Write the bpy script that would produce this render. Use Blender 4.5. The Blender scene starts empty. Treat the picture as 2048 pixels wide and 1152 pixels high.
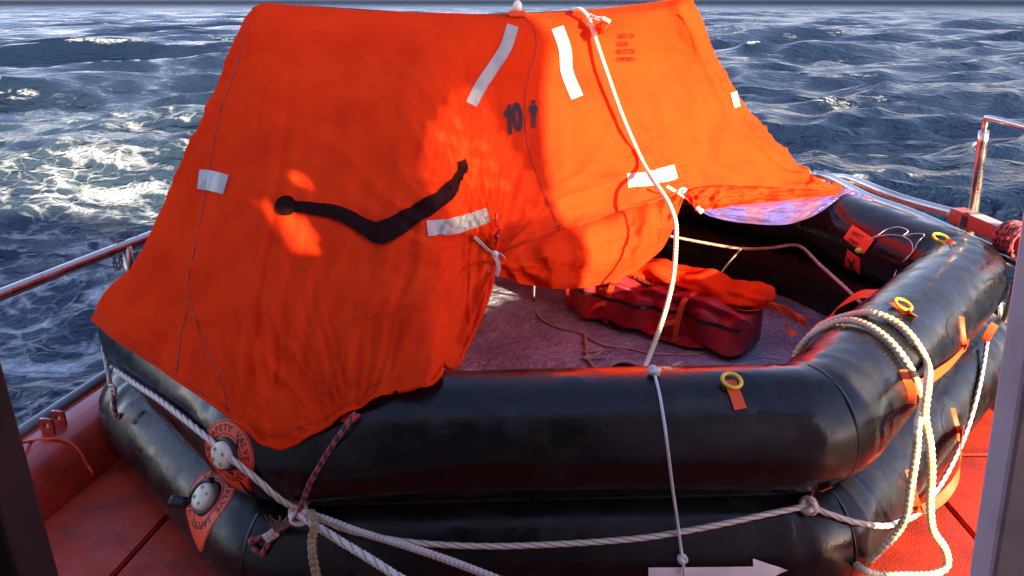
import bpy, bmesh, math, random
import numpy as np
from mathutils import Vector, Matrix
from mathutils.bvhtree import BVHTree
random.seed(7)
R = math.radians
SC = bpy.context.scene
COL = SC.collection

# ------------------------------------------------------------------ camera, sky, sun, exposure
CAMZ = 1.56
PITCH = R(21.05)
F = 1500.0
cd = bpy.data.cameras.new('camera'); cam = bpy.data.objects.new('camera', cd); COL.objects.link(cam)
cam.location = (0, 0, CAMZ); cam.rotation_euler = (R(90) - PITCH, 0, 0)
cd.sensor_width = 36; cd.lens = 36 * F / 2048; cd.clip_start = .02; cd.clip_end = 20000
SC.camera = cam
SUN_EL, SUN_DX, SUN_DY = 17.0, .635, -.773          # direction towards the sun in plan
SUN_ROT = math.atan2(SUN_DX, SUN_DY)               # sky rotation counted from +Y towards +X
W = bpy.data.worlds.new('World'); SC.world = W; W.use_nodes = True
nt = W.node_tree; nt.nodes.clear()
sky = nt.nodes.new('ShaderNodeTexSky'); sky.sky_type = 'NISHITA'; sky.sun_disc = False
sky.sun_elevation = R(SUN_EL); sky.sun_rotation = SUN_ROT; sky.air_density = 1.0; sky.dust_density = .6; sky.ozone_density = 2.0
bg = nt.nodes.new('ShaderNodeBackground'); bg.inputs[1].default_value = .12
wo = nt.nodes.new('ShaderNodeOutputWorld')
tint = nt.nodes.new('ShaderNodeMix'); tint.data_type = 'RGBA'; tint.blend_type = 'MULTIPLY'; tint.inputs[0].default_value = 1
tint.inputs[7].default_value = (1.16, .93, 1.02, 1)
nt.links.new(sky.outputs[0], tint.inputs[6]); nt.links.new(tint.outputs[2], bg.inputs[0]); nt.links.new(bg.outputs[0], wo.inputs[0])
sd = bpy.data.lights.new('sun', 'SUN'); so = bpy.data.objects.new('sun', sd); COL.objects.link(so)
sd.energy = 4.9; sd.angle = R(.9); sd.color = (1.0, .84, .54)
tos = Vector((SUN_DX * math.cos(R(SUN_EL)), SUN_DY * math.cos(R(SUN_EL)), math.sin(R(SUN_EL))))
so.rotation_euler = tos.to_track_quat('Z', 'Y').to_euler(); so.location = (3, -4, 6)
SC.view_settings.view_transform = 'Standard'; SC.view_settings.look = 'None'
SC.view_settings.exposure = 2.0; SC.view_settings.gamma = 1.0; SC.view_settings.use_curve_mapping = False
SC.render.engine = 'CYCLES'
SC.cycles.max_bounces = 8; SC.cycles.caustics_reflective = False; SC.cycles.caustics_refractive = False

# ------------------------------------------------------------------ reading positions off the view
CP, SP = math.cos(PITCH), math.sin(PITCH)
def ray(px, py):
    u = (px - 1024) / F; v = (576 - py) / F
    return Vector((u, CP + v * SP, -SP + v * CP))
def P(px, py, Y):
    d = ray(px, py); t = Y / d.y
    return Vector((d.x * t, Y, CAMZ + d.z * t))
def G(px, py, z=0.0):
    d = ray(px, py); t = (z - CAMZ) / d.z
    return Vector((d.x * t, d.y * t, z))
CAMP = Vector((0, 0, CAMZ))

# ------------------------------------------------------------------ noise
_perm = np.random.RandomState(3).permutation(512)
_gr = np.random.RandomState(4).randn(512, 2); _gr /= np.linalg.norm(_gr, axis=1)[:, None]
def pn(x, y):
    x = np.asarray(x, float); y = np.asarray(y, float)
    xi = np.floor(x).astype(int); yi = np.floor(y).astype(int); xf = x - xi; yf = y - yi
    def g(a, b, dx, dy):
        h = _perm[(_perm[a & 511] + b) & 511]
        return _gr[h, 0] * dx + _gr[h, 1] * dy
    u = xf * xf * xf * (xf * (xf * 6 - 15) + 10); v = yf * yf * yf * (yf * (yf * 6 - 15) + 10)
    a = g(xi, yi, xf, yf); b = g(xi + 1, yi, xf - 1, yf); c = g(xi, yi + 1, xf, yf - 1); d = g(xi + 1, yi + 1, xf - 1, yf - 1)
    return (a + (b - a) * u) * (1 - v) + (c + (d - c) * u) * v
def fbm(x, y, o=4):
    s = 0; a = 1
    for i in range(o):
        s = s + a * pn(x * 2 ** i + 13.7 * i, y * 2 ** i - 7.1 * i); a *= .5
    return s
def sstep(a, b, x):
    t = np.clip((np.asarray(x, float) - a) / (b - a), 0, 1); return t * t * (3 - 2 * t)

# ------------------------------------------------------------------ materials
def mat(name, col, rough=.5, metal=0, coat=0, bump=None, vary=None, trans=0, spec=.5, ior=None, bump2=None, rvary=None, sheen=0):
    m = bpy.data.materials.new(name); m.use_nodes = True
    n = m.node_tree.nodes; l = m.node_tree.links; b = n['Principled BSDF']
    b.inputs['Base Color'].default_value = (*col, 1); b.inputs['Roughness'].default_value = rough
    b.inputs['Metallic'].default_value = metal; b.inputs['Coat Weight'].default_value = coat
    b.inputs['Specular IOR Level'].default_value = spec
    if sheen: b.inputs['Sheen Weight'].default_value = sheen
    if ior: b.inputs['IOR'].default_value = ior
    tc = n.new('ShaderNodeTexCoord')
    def noise(scale, det=6, stretch=None, dist=0):
        t = n.new('ShaderNodeTexNoise'); t.inputs['Scale'].default_value = scale; t.inputs['Detail'].default_value = det
        t.inputs['Distortion'].default_value = dist
        if stretch:
            mp = n.new('ShaderNodeMapping'); mp.inputs['Scale'].default_value = stretch
            l.new(tc.outputs['Object'], mp.inputs[0]); l.new(mp.outputs[0], t.inputs['Vector'])
        else: l.new(tc.outputs['Object'], t.inputs['Vector'])
        return t
    if vary:
        col2, sc, lo, hi = vary
        t = noise(sc, 7); r = n.new('ShaderNodeMapRange'); r.inputs[1].default_value = lo; r.inputs[2].default_value = hi
        l.new(t.outputs[0], r.inputs[0]); mx = n.new('ShaderNodeMix'); mx.data_type = 'RGBA'
        mx.inputs[6].default_value = (*col, 1); mx.inputs[7].default_value = (*col2, 1)
        l.new(r.outputs[0], mx.inputs[0]); l.new(mx.outputs[2], b.inputs['Base Color'])
    if rvary:
        t = noise(rvary[0], 8); r = n.new('ShaderNodeMapRange'); r.inputs[1].default_value = .35; r.inputs[2].default_value = .65
        r.inputs[3].default_value = rvary[1]; r.inputs[4].default_value = rvary[2]
        l.new(t.outputs[0], r.inputs[0]); l.new(r.outputs[0], b.inputs['Roughness'])
    prev = None
    for bp in (bump, bump2):
        if not bp: continue
        t = noise(bp[0], 6, bp[2] if len(bp) > 2 else None, bp[3] if len(bp) > 3 else 0)
        bn = n.new('ShaderNodeBump'); bn.inputs['Strength'].default_value = 1; bn.inputs['Distance'].default_value = bp[1]
        l.new(t.outputs[0], bn.inputs['Height'])
        if prev: l.new(prev.outputs[0], bn.inputs['Normal'])
        l.new(bn.outputs[0], b.inputs['Normal']); prev = bn
    if trans:
        tr = n.new('ShaderNodeBsdfTranslucent'); tr.inputs[0].default_value = (*col, 1)
        ms = n.new('ShaderNodeMixShader'); ms.inputs[0].default_value = trans
        l.new(b.outputs[0], ms.inputs[1]); l.new(tr.outputs[0], ms.inputs[2]); l.new(ms.outputs[0], n['Material Output'].inputs[0])
        if prev: l.new(prev.outputs[0], tr.inputs['Normal'])
    return m
M = {}
M['canopy'] = mat('canopy_nylon', (.98, .050, .009), .8, spec=0, trans=.22, bump=(5, .006, None, 1.2), bump2=(26, .0012, None, 1.5), vary=((.84, .036, .008), 6, .45, .72))
def lined(m, col):
    n = m.node_tree.nodes; l = m.node_tree.links; b = n['Principled BSDF']; src = b.inputs['Base Color'].links[0].from_socket
    ge = n.new('ShaderNodeNewGeometry'); mx = n.new('ShaderNodeMix'); mx.data_type = 'RGBA'; mx.inputs[7].default_value = (*col, 1)
    l.new(ge.outputs['Backfacing'], mx.inputs[0]); l.new(src, mx.inputs[6]); l.new(mx.outputs[2], b.inputs['Base Color'])
lined(M['canopy'], (.42, .40, .72))      # the cloth is lined with a pale violet coating inside
M['orange'] = mat('orange_webbing', (.85, .09, .012), .55, bump=(60, .001), trans=.1)
M['rubber'] = mat('black_rubber', (.007, .006, .0065), .22, spec=.38, bump=(3, .005), bump2=(70, .0006), rvary=(11, .12, .42), vary=((.030, .026, .024), 9, .56, .8))
M['rubberd'] = mat('black_rubber_matt', (.016, .015, .017), .42, bump=(70, .0008), vary=((.04, .038, .036), 12, .5, .75))
M['steel'] = mat('stainless_steel', (.52, .47, .42), .30, 1, bump=(30, .0004), rvary=(14, .20, .42), vary=((.45, .34, .25), 16, .58, .75))
M['deck'] = mat('red_deck_paint', (.58, .040, .012), .38, spec=.28, bump=(5, .004), bump2=(190, .0026), rvary=(9, .16, .55), vary=((.36, .03, .014), 7, .45, .62))
M['gun'] = mat('red_gunwale_paint', (.56, .045, .022), .3, coat=.3, bump=(4, .004), bump2=(150, .0005), rvary=(6, .2, .4), vary=((.28, .03, .02), 7, .5, .72))
M['foil'] = mat('silver_floor_sheet', (.52, .56, .74), .26, .25, bump=(11, .035, None, 1.8), bump2=(45, .016, None, 1.2), rvary=(8, .12, .45), vary=((.34, .34, .45), 4, .4, .62))
M['bag'] = mat('dark_red_bag', (.46, .014, .022), .55, bump=(14, .006, None, .8), bump2=(120, .0006), vary=((.2, .01, .015), 5, .4, .7))
M['redprint'] = mat('dark_red_print', (.035, .002, .001), .8, spec=.1)
M['print'] = mat('black_print', (.03, .012, .012), .6)
M['brown'] = mat('dark_drag_band', (.020, .004, .004), .8, spec=.05, bump=(30, .002))
M['tape'] = mat('reflective_tape', (.42, .37, .32), .5, .05, bump=(40, .0012), vary=((.38, .33, .30), 14, .45, .7))
M['hole'] = mat('tan_hollow', (.30, .23, .14), .7)
M['white'] = mat('white_plastic', (.82, .74, .58), .35, bump=(60, .0005), vary=((.6, .55, .42), 10, .5, .75))
M['cotton'] = mat('white_cotton_tape', (.75, .72, .68), .7, bump=(90, .0008))
M['yellow'] = mat('yellow_plastic', (.85, .52, .02), .3)
M['lime'] = mat('lime_plastic', (.45, .75, .03), .35)
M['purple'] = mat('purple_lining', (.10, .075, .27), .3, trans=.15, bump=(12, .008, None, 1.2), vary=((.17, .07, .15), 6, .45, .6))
M['mauve'] = mat('grey_door_paint', (.50, .40, .45), .5, bump=(60, .0008), vary=((.34, .27, .31), 14, .5, .72))
M['dark'] = mat('dark_paint', (.014, .010, .011), .4, spec=.3, bump=(40, .0006), vary=((.045, .02, .02), 6, .5, .8))
M['wall'] = mat('pale_wall_paint', (.5, .48, .45), .6)
M['label'] = mat('orange_label', (.95, .085, .03), .5, bump=(80, .0003), vary=((.85, .07, .025), 9, .45, .7))
M['timber'] = mat('red_beam_paint', (.42, .06, .035), .4, bump=(30, .001), vary=((.3, .2, .2), 8, .6, .7))
M['grey'] = mat('grey_pipe_paint', (.25, .30, .33), .4, bump=(40, .0008))
M['chain'] = mat('rusty_chain', (.28, .2, .15), .5, .8, bump=(80, .001))
M['seam'] = mat('seam_thread', (.30, .02, .008), .7)
M['arrow'] = mat('white_arrow_paint', (.85, .84, .86), .5, vary=((.74, .74, .78), 8, .5, .7))
M['twine'] = mat('fine_white_twine', (.75, .70, .66), .5)

def rope_mat(name, c1, c2, mode, k=1.0, rough=.6):
    m = bpy.data.materials.new(name); m.use_nodes = True
    n = m.node_tree.nodes; l = m.node_tree.links; b = n['Principled BSDF']; b.inputs['Roughness'].default_value = rough
    b.inputs['Sheen Weight'].default_value = .2
    uv = n.new('ShaderNodeUVMap'); sp = n.new('ShaderNodeSeparateXYZ'); l.new(uv.outputs[0], sp.inputs[0])
    def mt(op, a, bb):
        q = n.new('ShaderNodeMath'); q.operation = op
        for i, v in enumerate((a, bb)):
            if isinstance(v, (int, float)): q.inputs[i].default_value = v
            elif v is not None: l.new(v, q.inputs[i])
        return q.outputs[0]
    if mode == 'fleck':        # braid with coloured flecks
        a = mt('SINE', mt('ADD', mt('MULTIPLY', sp.outputs[0], 6.2832 * 4), mt('MULTIPLY', sp.outputs[1], 260 * k)), None)
        c = mt('SINE', mt('SUBTRACT', mt('MULTIPLY', sp.outputs[0], 6.2832 * 4), mt('MULTIPLY', sp.outputs[1], 260 * k)), None)
        f = mt('MULTIPLY', a, c)
        nz = n.new('ShaderNodeTexNoise'); nz.inputs['Scale'].default_value = 30
        tc = n.new('ShaderNodeTexCoord'); l.new(tc.outputs['Object'], nz.inputs['Vector'])
        f = mt('ADD', f, mt('MULTIPLY', mt('SUBTRACT', nz.outputs[0], .5), 2.0)); lo, hi = .05, .35
    elif mode == 'stripe':
        a = mt('SINE', mt('ADD', mt('MULTIPLY', sp.outputs[0], 6.2832), mt('MULTIPLY', sp.outputs[1], 250 * k)), None)
        c = mt('SINE', mt('SUBTRACT', mt('MULTIPLY', sp.outputs[0], 6.2832), mt('MULTIPLY', sp.outputs[1], 180 * k)), None)
        f = mt('ADD', a, mt('MULTIPLY', c, .6)); lo, hi = -.1, .15
    elif mode == 'laid':
        ph = mt('SUBTRACT', mt('MULTIPLY', sp.outputs[0], 6.2832 * 1.5), mt('MULTIPLY', sp.outputs[1], 2 * math.pi * .75 / (0.0078 * 7.5)))
        f = mt('ABSOLUTE', mt('COSINE', ph, None), None); lo, hi = .55, .05
    else:
        nz = n.new('ShaderNodeTexNoise'); nz.inputs['Scale'].default_value = 25; nz.inputs['Detail'].default_value = 8
        tc = n.new('ShaderNodeTexCoord'); l.new(tc.outputs['Object'], nz.inputs['Vector']); f = nz.outputs[0]; lo, hi = .4, .7
    r = n.new('ShaderNodeMapRange'); r.inputs[1].default_value = lo; r.inputs[2].default_value = hi; l.new(f, r.inputs[0])
    mx = n.new('ShaderNodeMix'); mx.data_type = 'RGBA'; mx.inputs[6].default_value = (*c1, 1); mx.inputs[7].default_value = (*c2, 1)
    l.new(r.outputs[0], mx.inputs[0]); l.new(mx.outputs[2], b.inputs['Base Color'])
    return m
M['rope_white'] = rope_mat('white_laid_rope', (.70, .62, .54), (.22, .15, .11), 'laid')
M['rope_braid'] = rope_mat('yellow_white_braid', (.72, .64, .50), (.62, .38, .10), 'fleck')
M['rope_cord'] = rope_mat('white_cord', (.66, .64, .64), (.5, .46, .48), 'noise')
M['rope_tan'] = rope_mat('tan_braid', (.34, .20, .09), (.20, .10, .04), 'fleck')
M['rope_pink'] = rope_mat('white_pink_braid', (.60, .52, .47), (.50, .25, .2), 'fleck')
M['rope_red'] = rope_mat('red_black_cord', (.015, .012, .015), (.45, .02, .03), 'stripe')
M['rope_redred'] = rope_mat('red_cord', (.55, .03, .04), (.05, .01, .015), 'stripe')
M['rope_rust'] = rope_mat('stained_rope', (.46, .34, .27), (.3, .19, .14), 'noise')

# ------------------------------------------------------------------ object helpers
def thing(name, label, cat, loc=(0, 0, 0), group=None):
    o = bpy.data.objects.new(name, None); COL.objects.link(o); o.location = loc; o.empty_display_size = .1
    o['label'] = label; o['category'] = cat
    if group: o['group'] = group
    return o
def tag(o, label, cat, group=None):
    o['label'] = label; o['category'] = cat
    if group: o['group'] = group
    return o
def root_loc(o):
    v = Vector(o.location)
    return v + (root_loc(o.parent) if o.parent else Vector())
def link(name, me, m=None, parent=None, label=None):
    o = bpy.data.objects.new(name, me); COL.objects.link(o)
    if m: me.materials.append(m)
    if parent:
        o.parent = parent
        q = parent
        while q.parent: q = q.parent
        if parent.parent is None: o.matrix_parent_inverse = Matrix.Translation(-Vector(parent.location))
    if label: o['label'] = label
    return o
def mesh(name, V, Fc, m=None, parent=None, smooth=True, label=None):
    me = bpy.data.meshes.new(name)
    me.from_pydata([tuple(v) for v in V], [], [tuple(int(i) for i in f) for f in Fc]); me.update()
    if smooth: me.polygons.foreach_set('use_smooth', [True] * len(me.polygons))
    return link(name, me, m, parent, label)
def grid_faces(n, k, cn=False, ck=False):
    i = np.arange(n if cn else n - 1)[:, None]; j = np.arange(k if ck else k - 1)[None, :]
    i2 = (i + 1) % n; j2 = (j + 1) % k
    return np.stack([i * k + j + 0 * i2, i * k + j2, i2 * k + j2, i2 * k + j], -1).reshape(-1, 4)
def grid(name, A, m=None, parent=None, cn=False, ck=False, uv=None, label=None, caps=False, solid=0, smooth=True):
    A = np.asarray(A, float); n, k = A.shape[:2]
    fc = grid_faces(n, k, cn, ck)
    me = bpy.data.meshes.new(name)
    V = A.reshape(-1, 3); L = fc.reshape(-1)
    extra = []
    if caps: extra = [list(range(k))[::-1], [(n - 1) * k + j for j in range(k)]]
    if extra:
        me.from_pydata(V.tolist(), [], fc.tolist() + extra)
    else:
        me.vertices.add(len(V)); me.vertices.foreach_set('co', V.reshape(-1))
        me.loops.add(len(L)); me.loops.foreach_set('vertex_index', L)
        me.polygons.add(len(fc)); me.polygons.foreach_set('loop_start', np.arange(len(fc)) * 4)
        me.polygons.foreach_set('loop_total', np.full(len(fc), 4))
    me.update(calc_edges=True)
    if smooth: me.polygons.foreach_set('use_smooth', [True] * len(me.polygons))
    if uv is not None:
        ul = me.uv_layers.new(name='UVMap')
        li = np.zeros(len(me.loops), int); me.loops.foreach_get('vertex_index', li)
        co = uv.reshape(-1, 2)[li].copy()
        if ck:   # close the seam round the rope
            q = co[:len(fc) * 4].reshape(-1, 4, 2); w = q[:, :, 0].max(1) - q[:, :, 0].min(1) > .5
            sub = q[w]; sub[:, :, 0] = np.where(sub[:, :, 0] < .5, sub[:, :, 0] + 1, sub[:, :, 0]); q[w] = sub
            co[:len(fc) * 4] = q.reshape(-1, 2)
        ul.data.foreach_set('uv', co.reshape(-1))
    o = link(name, me, m, parent, label)
    if solid:
        md = o.modifiers.new('s', 'SOLIDIFY'); md.thickness = solid; md.offset = 1
    return o
def cr(P_, t):
    """Catmull-Rom through rows of P_ at parameters t (0..n-1)"""
    P_ = np.asarray(P_, float); n = len(P_); t = np.asarray(t, float)
    i = np.clip(np.floor(t).astype(int), 0, n - 2); f = (t - i)
    f = f.reshape(f.shape + (1,) * (P_.ndim - 1))
    E = np.concatenate([2 * P_[:1] - P_[1:2], P_, 2 * P_[-1:] - P_[-2:-1]])
    a, b, c, d = E[i], E[i + 1], E[i + 2], E[i + 3]
    return .5 * (2 * b + (c - a) * f + (2 * a - 5 * b + 4 * c - d) * f ** 2 + (3 * b - a - 3 * c + d) * f ** 3)
def crc(P_, t):
    P_ = np.asarray(P_, float); n = len(P_); t = np.asarray(t, float)
    i = np.floor(t).astype(int); f = (t - i); f = f.reshape(f.shape + (1,) * (P_.ndim - 1))
    a, b, c, d = P_[(i - 1) % n], P_[i % n], P_[(i + 1) % n], P_[(i + 2) % n]
    return .5 * (2 * b + (c - a) * f + (2 * a - 5 * b + 4 * c - d) * f ** 2 + (3 * b - a - 3 * c + d) * f ** 3)
def resample(pts, ds, closed=False, spline=True):
    pts = np.array([tuple(p) for p in pts], float)
    if spline and len(pts) > 2:
        n = len(pts)
        D = crc(pts, np.linspace(0, n, n * 24 + 1)) if closed else cr(pts, np.linspace(0, n - 1, (n - 1) * 24 + 1))
    else: D = np.concatenate([pts, pts[:1]]) if closed else pts
    s = np.concatenate([[0], np.cumsum(np.linalg.norm(np.diff(D, axis=0), axis=1))])
    k = max(2, int(s[-1] / ds) + 1); q = np.linspace(0, s[-1], k)
    out = np.stack([np.interp(q, s, D[:, i]) for i in range(3)], 1)
    return (out[:-1] if closed else out), q
def frames(Pt, closed=False):
    T = np.roll(Pt, -1, 0) - np.roll(Pt, 1, 0) if closed else np.gradient(Pt, axis=0)
    T /= np.linalg.norm(T, axis=1)[:, None] + 1e-12
    N = np.zeros_like(T); a = np.array([0, 0, 1.]) if abs(T[0, 2]) < .9 else np.array([1., 0, 0])
    v = a - T[0] * a.dot(T[0]); N[0] = v / np.linalg.norm(v)
    for i in range(1, len(T)):
        v = N[i - 1] - T[i] * N[i - 1].dot(T[i]); N[i] = v / (np.linalg.norm(v) + 1e-12)
    return T, N, np.cross(T, N)
def sweep(name, pts, r, m, parent=None, seg=10, ds=.01, closed=False, profile=None, spline=True, label=None, caps=True, wob=0):
    C_, s = resample(pts, ds, closed, spline)
    if wob:
        C_ = C_ + wob * np.stack([pn(s[:len(C_)] * 9 + 3 * i + .3, s[:len(C_)] * 0 + i * 5.3 + .2) for i in range(3)], 1)
    T, N, B = frames(C_, closed); n = len(C_)
    th = np.linspace(0, 2 * np.pi, seg, endpoint=False)[None, :]; ss = s[:n][:, None]
    if profile == 'laid': rr = r * (.80 + .26 * np.abs(np.cos(1.5 * th - ss / (r * 7.5) * 2 * np.pi * .75)))
    elif profile == 'braid': rr = r * (.93 + .20 * np.sin(4 * th + ss / r * 2.1) * np.sin(4 * th - ss / r * 2.1))
    else: rr = r + 0 * th * ss
    if callable(r): pass
    A = C_[:, None, :] + rr[..., None] * (np.cos(th)[..., None] * N[:, None, :] + np.sin(th)[..., None] * B[:, None, :])
    uv = np.stack([np.broadcast_to(th / (2 * np.pi), (n, seg)), np.broadcast_to(ss, (n, seg))], -1)
    return grid(name, A, m, parent, cn=closed, ck=True, uv=uv, caps=caps and not closed, label=label)
def box(name, size, loc, m, parent=None, rot=0, bev=.004, mtx=None, label=None):
    bm = bmesh.new(); bmesh.ops.create_cube(bm, size=1)
    bmesh.ops.scale(bm, vec=size, verts=bm.verts)
    if bev: bmesh.ops.bevel(bm, geom=bm.edges[:], offset=bev, segments=2, affect='EDGES')
    mt_ = mtx if mtx is not None else Matrix.Translation(loc) @ Matrix.Rotation(rot, 4, 'Z')
    bm.transform(mt_); me = bpy.data.meshes.new(name); bm.to_mesh(me); bm.free()
    return link(name, me, m, parent, label)
def ball(name, c, rad, m, parent=None, squash=(1, 1, 1), mtx=None, lump=0):
    bm = bmesh.new(); bmesh.ops.create_icosphere(bm, subdivisions=3, radius=1)
    for v in bm.verts:
        k = 1 + lump * float(pn(v.co.x * 2.2 + v.co.z, v.co.y * 2.2 + 7.7)) * 2
        v.co = Vector((v.co.x * squash[0], v.co.y * squash[1], v.co.z * squash[2])) * rad * k
    if mtx: bm.transform(mtx)
    bmesh.ops.translate(bm, vec=c, verts=bm.verts)
    me = bpy.data.meshes.new(name); bm.to_mesh(me); bm.free()
    me.polygons.foreach_set('use_smooth', [True] * len(me.polygons))
    return link(name, me, m, parent)
def bvh_of(*obs):
    V = []; Fc = []; k = 0
    for o in obs:
        V += [v.co.copy() for v in o.data.vertices]; Fc += [tuple(i + k for i in p.vertices) for p in o.data.polygons]; k = len(V)
    return BVHTree.FromPolygons(V, Fc)
def cast(px, py, bvhs, off=0.0):
    d = ray(px, py).normalized(); best = None
    for b in bvhs:
        h = b.ray_cast(CAMP, d)
        if h[0] is not None and (best is None or h[3] < best[3]): best = h
    if best is None: return None
    n = best[1]
    if n.dot(d) > 0: n = -n
    return best[0] + n * off
def front(px, py, Y, bvhs, off=.02):
    h = cast(px, py, bvhs)
    return P(px, py, min(Y, h.y - off)) if h is not None else P(px, py, Y)
def path(items, bvhs, off):
    """(px,py) lies on a surface; (px,py,Y) hangs at distance Y; Vector as is"""
    out = []
    for it in items:
        if isinstance(it, Vector): out.append(it)
        elif len(it) == 3: out.append(P(*it))
        else:
            h = cast(it[0], it[1], bvhs, off)
            if h is None:
                Y = out[-1].y if out else 2.0; h = P(it[0], it[1], Y)
            out.append(h)
    return out

# ------------------------------------------------------------------ the sea
SEA = -1.35
def build_sea():
    a_f = np.radians(np.linspace(-47, 47, 620)); a_o = np.radians(np.linspace(47, 313, 90)[1:-1])
    ang = np.concatenate([a_f, a_o]); rr = np.exp(np.linspace(np.log(1.2), np.log(6000), 640))
    RR, AA = np.meshgrid(rr, ang, indexing='ij')
    X = RR * np.sin(AA); Y = RR * np.cos(AA)
    rs = np.random.RandomState(11)
    Z = np.zeros_like(X); DX = np.zeros_like(X); DY = np.zeros_like(X); J = np.zeros_like(X)
    sp = RR * .0133; dist_ = sstep(40, 700, RR)
    wind = math.radians(-68)          # waves run across the picture and a little towards the boat
    N = 130
    wl = np.exp(np.linspace(np.log(19), np.log(.30), N)) * (1 + .05 * rs.randn(N))
    wx = X + 1.5 * fbm(X / 30, Y / 30, 2); wy = Y + 1.5 * fbm(X / 30 + 9, Y / 30 + 4, 2)
    for L in wl:
        k = 2 * np.pi / L; th = wind + rs.randn() * (.35 if L > 5 else .6)
        amp = .0078 * L ** .92 * (.5 + rs.rand()) * (1.0 if L < 9 else .62)
        
        dx, dy = math.cos(th), math.sin(th); ph = rs.rand() * 6.28
        w = amp * sstep(1.8, 4.0, L / sp)
        ar = k * (dx * wx + dy * wy) + ph; s_, c_ = np.sin(ar), np.cos(ar)
        Z += w * c_; DX -= w * dx * s_ * 1.0; DY -= w * dy * s_ * 1.0; J += w * k * c_
    near = sstep(3.0, 8.0, RR); damp = .55 + .45 * near
    far = 1 - .6 * sstep(120, 900, RR)
    Z *= damp * far
    crest = J
    foam = sstep(.40, 1.0, crest) * (.55 + .8 * sstep(-.15, .3, fbm(X / 6, Y / 6, 3))) * sstep(7, 14, RR)
    # wake of the ship on the port side
    t_ = np.clip((Y - 5) / 28, 0, 1); cx = -4.2 - 10.5 * t_ ; wd = 2.6 + 4.2 * t_
    wk = np.exp(-((X - cx) / wd) ** 2) * sstep(2.0, 5, Y) * (1 - .85 * sstep(14, 36, Y)) * (X < 2)
    wake = wk * (.62 + .55 * fbm(X / 2.2, Y / 1.6, 4))
    foam = np.clip(foam, 0, 1)
    A = np.stack([X + DX * damp, Y + DY * damp, SEA + Z], -1)
    o = grid('sea', A, None, None, ck=True); o['kind'] = 'structure'
    for nm, v in (('foam', foam), ('wake', np.clip(wake, 0, 1)), ('fineness', dist_)):
        at = o.data.attributes.new(nm, 'FLOAT', 'POINT'); at.data.foreach_set('value', v.reshape(-1).astype(np.float32))
    m = bpy.data.materials.new('sea_water'); m.use_nodes = True; n = m.node_tree.nodes; l = m.node_tree.links; b = n['Principled BSDF']
    tc = n.new('ShaderNodeTexCoord')
    def nz(scale, det, st=(1, 1, 1), dist=0, rot=0):
        mp = n.new('ShaderNodeMapping'); mp.inputs['Scale'].default_value = st; mp.inputs['Rotation'].default_value = (0, 0, rot)
        l.new(tc.outputs['Object'], mp.inputs[0])
        t = n.new('ShaderNodeTexNoise'); t.inputs['Scale'].default_value = scale; t.inputs['Detail'].default_value = det
        t.inputs['Distortion'].default_value = dist; l.new(mp.outputs[0], t.inputs['Vector']); return t.outputs[0]
    def mt(op, a, c=None, cl=False):
        q = n.new('ShaderNodeMath'); q.operation = op; q.use_clamp = cl
        for i, v in enumerate((a, c)):
            if isinstance(v, (int, float)): q.inputs[i].default_value = v
            elif v is not None: l.new(v, q.inputs[i])
        return q.outputs[0]
    def rng(v, a, c, d=0, e=1):
        q = n.new('ShaderNodeMapRange'); q.inputs[1].default_value = a; q.inputs[2].default_value = c
        q.inputs[3].default_value = d; q.inputs[4].default_value = e; l.new(v, q.inputs[0]); return q.outputs[0]
    fa = n.new('ShaderNodeAttribute'); fa.attribute_name = 'foam'; wa = n.new('ShaderNodeAttribute'); wa.attribute_name = 'wake'
    lace = mt('ADD', nz(1.6, 9, (1, 1, .4), .9), mt('MULTIPLY', nz(7, 6, (1, 1, 1), .4), .35))
    f1 = rng(mt('ADD', mt('MULTIPLY', fa.outputs['Fac'], 1.1), mt('MULTIPLY', lace, .95)), .95, 1.35)
    f1 = mt('MULTIPLY', mt('MULTIPLY', f1, rng(fa.outputs['Fac'], .04, .25)), rng(nz(6, 9, (1, 1, 1), .8), .36, .60, .12, 1))
    vor = n.new('ShaderNodeTexVoronoi'); vor.feature = 'DISTANCE_TO_EDGE'; vor.inputs['Scale'].default_value = 2.6
    dn = n.new('ShaderNodeTexNoise'); dn.inputs['Scale'].default_value = 1.2; dn.inputs['Detail'].default_value = 6
    vm = n.new('ShaderNodeVectorMath'); vm.operation = 'MULTIPLY_ADD'; vm.inputs[1].default_value = (1.1, 1.1, 1.1)
    l.new(tc.outputs['Object'], dn.inputs['Vector']); l.new(dn.outputs['Color'], vm.inputs[0]); l.new(tc.outputs['Object'], vm.inputs[2])
    l.new(vm.outputs[0], vor.inputs['Vector'])
    streak = rng(vor.outputs['Distance'], 0, .16, 1, 0)
    rid = []
    for sc_, st_ in ((.55, (1, 1.8, 1)), (2.0, (1, 1.6, 1)), (7.0, (1, 1.4, 1))):
        mp = n.new('ShaderNodeMapping'); mp.inputs['Scale'].default_value = st_; mp.inputs['Rotation'].default_value = (0, 0, .38)
        l.new(tc.outputs['Object'], mp.inputs[0]); t = n.new('ShaderNodeTexNoise'); t.noise_type = 'RIDGED_MULTIFRACTAL'; t.normalize = True
        t.inputs['Scale'].default_value = sc_; t.inputs['Detail'].default_value = 5; t.inputs['Distortion'].default_value = .5
        t.inputs['Roughness'].default_value = .55; t.inputs['Lacunarity'].default_value = 2.1
        l.new(mp.outputs[0], t.inputs['Vector']); rid.append(t.outputs[0])
    caps = mt('MULTIPLY', rng(nz(.16, 3, (1, 2.2, 1), .6, .4), .60, .66), rng(nz(1.3, 9, (1, 2.5, 1), 1.2, .4), .52, .64))
    f1 = mt('MAXIMUM', f1, mt('MULTIPLY', caps, rng(nz(9, 6), .35, .6)))
    lump = nz(1.7, 10, (.6, 1.3, 1), .9)
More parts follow.
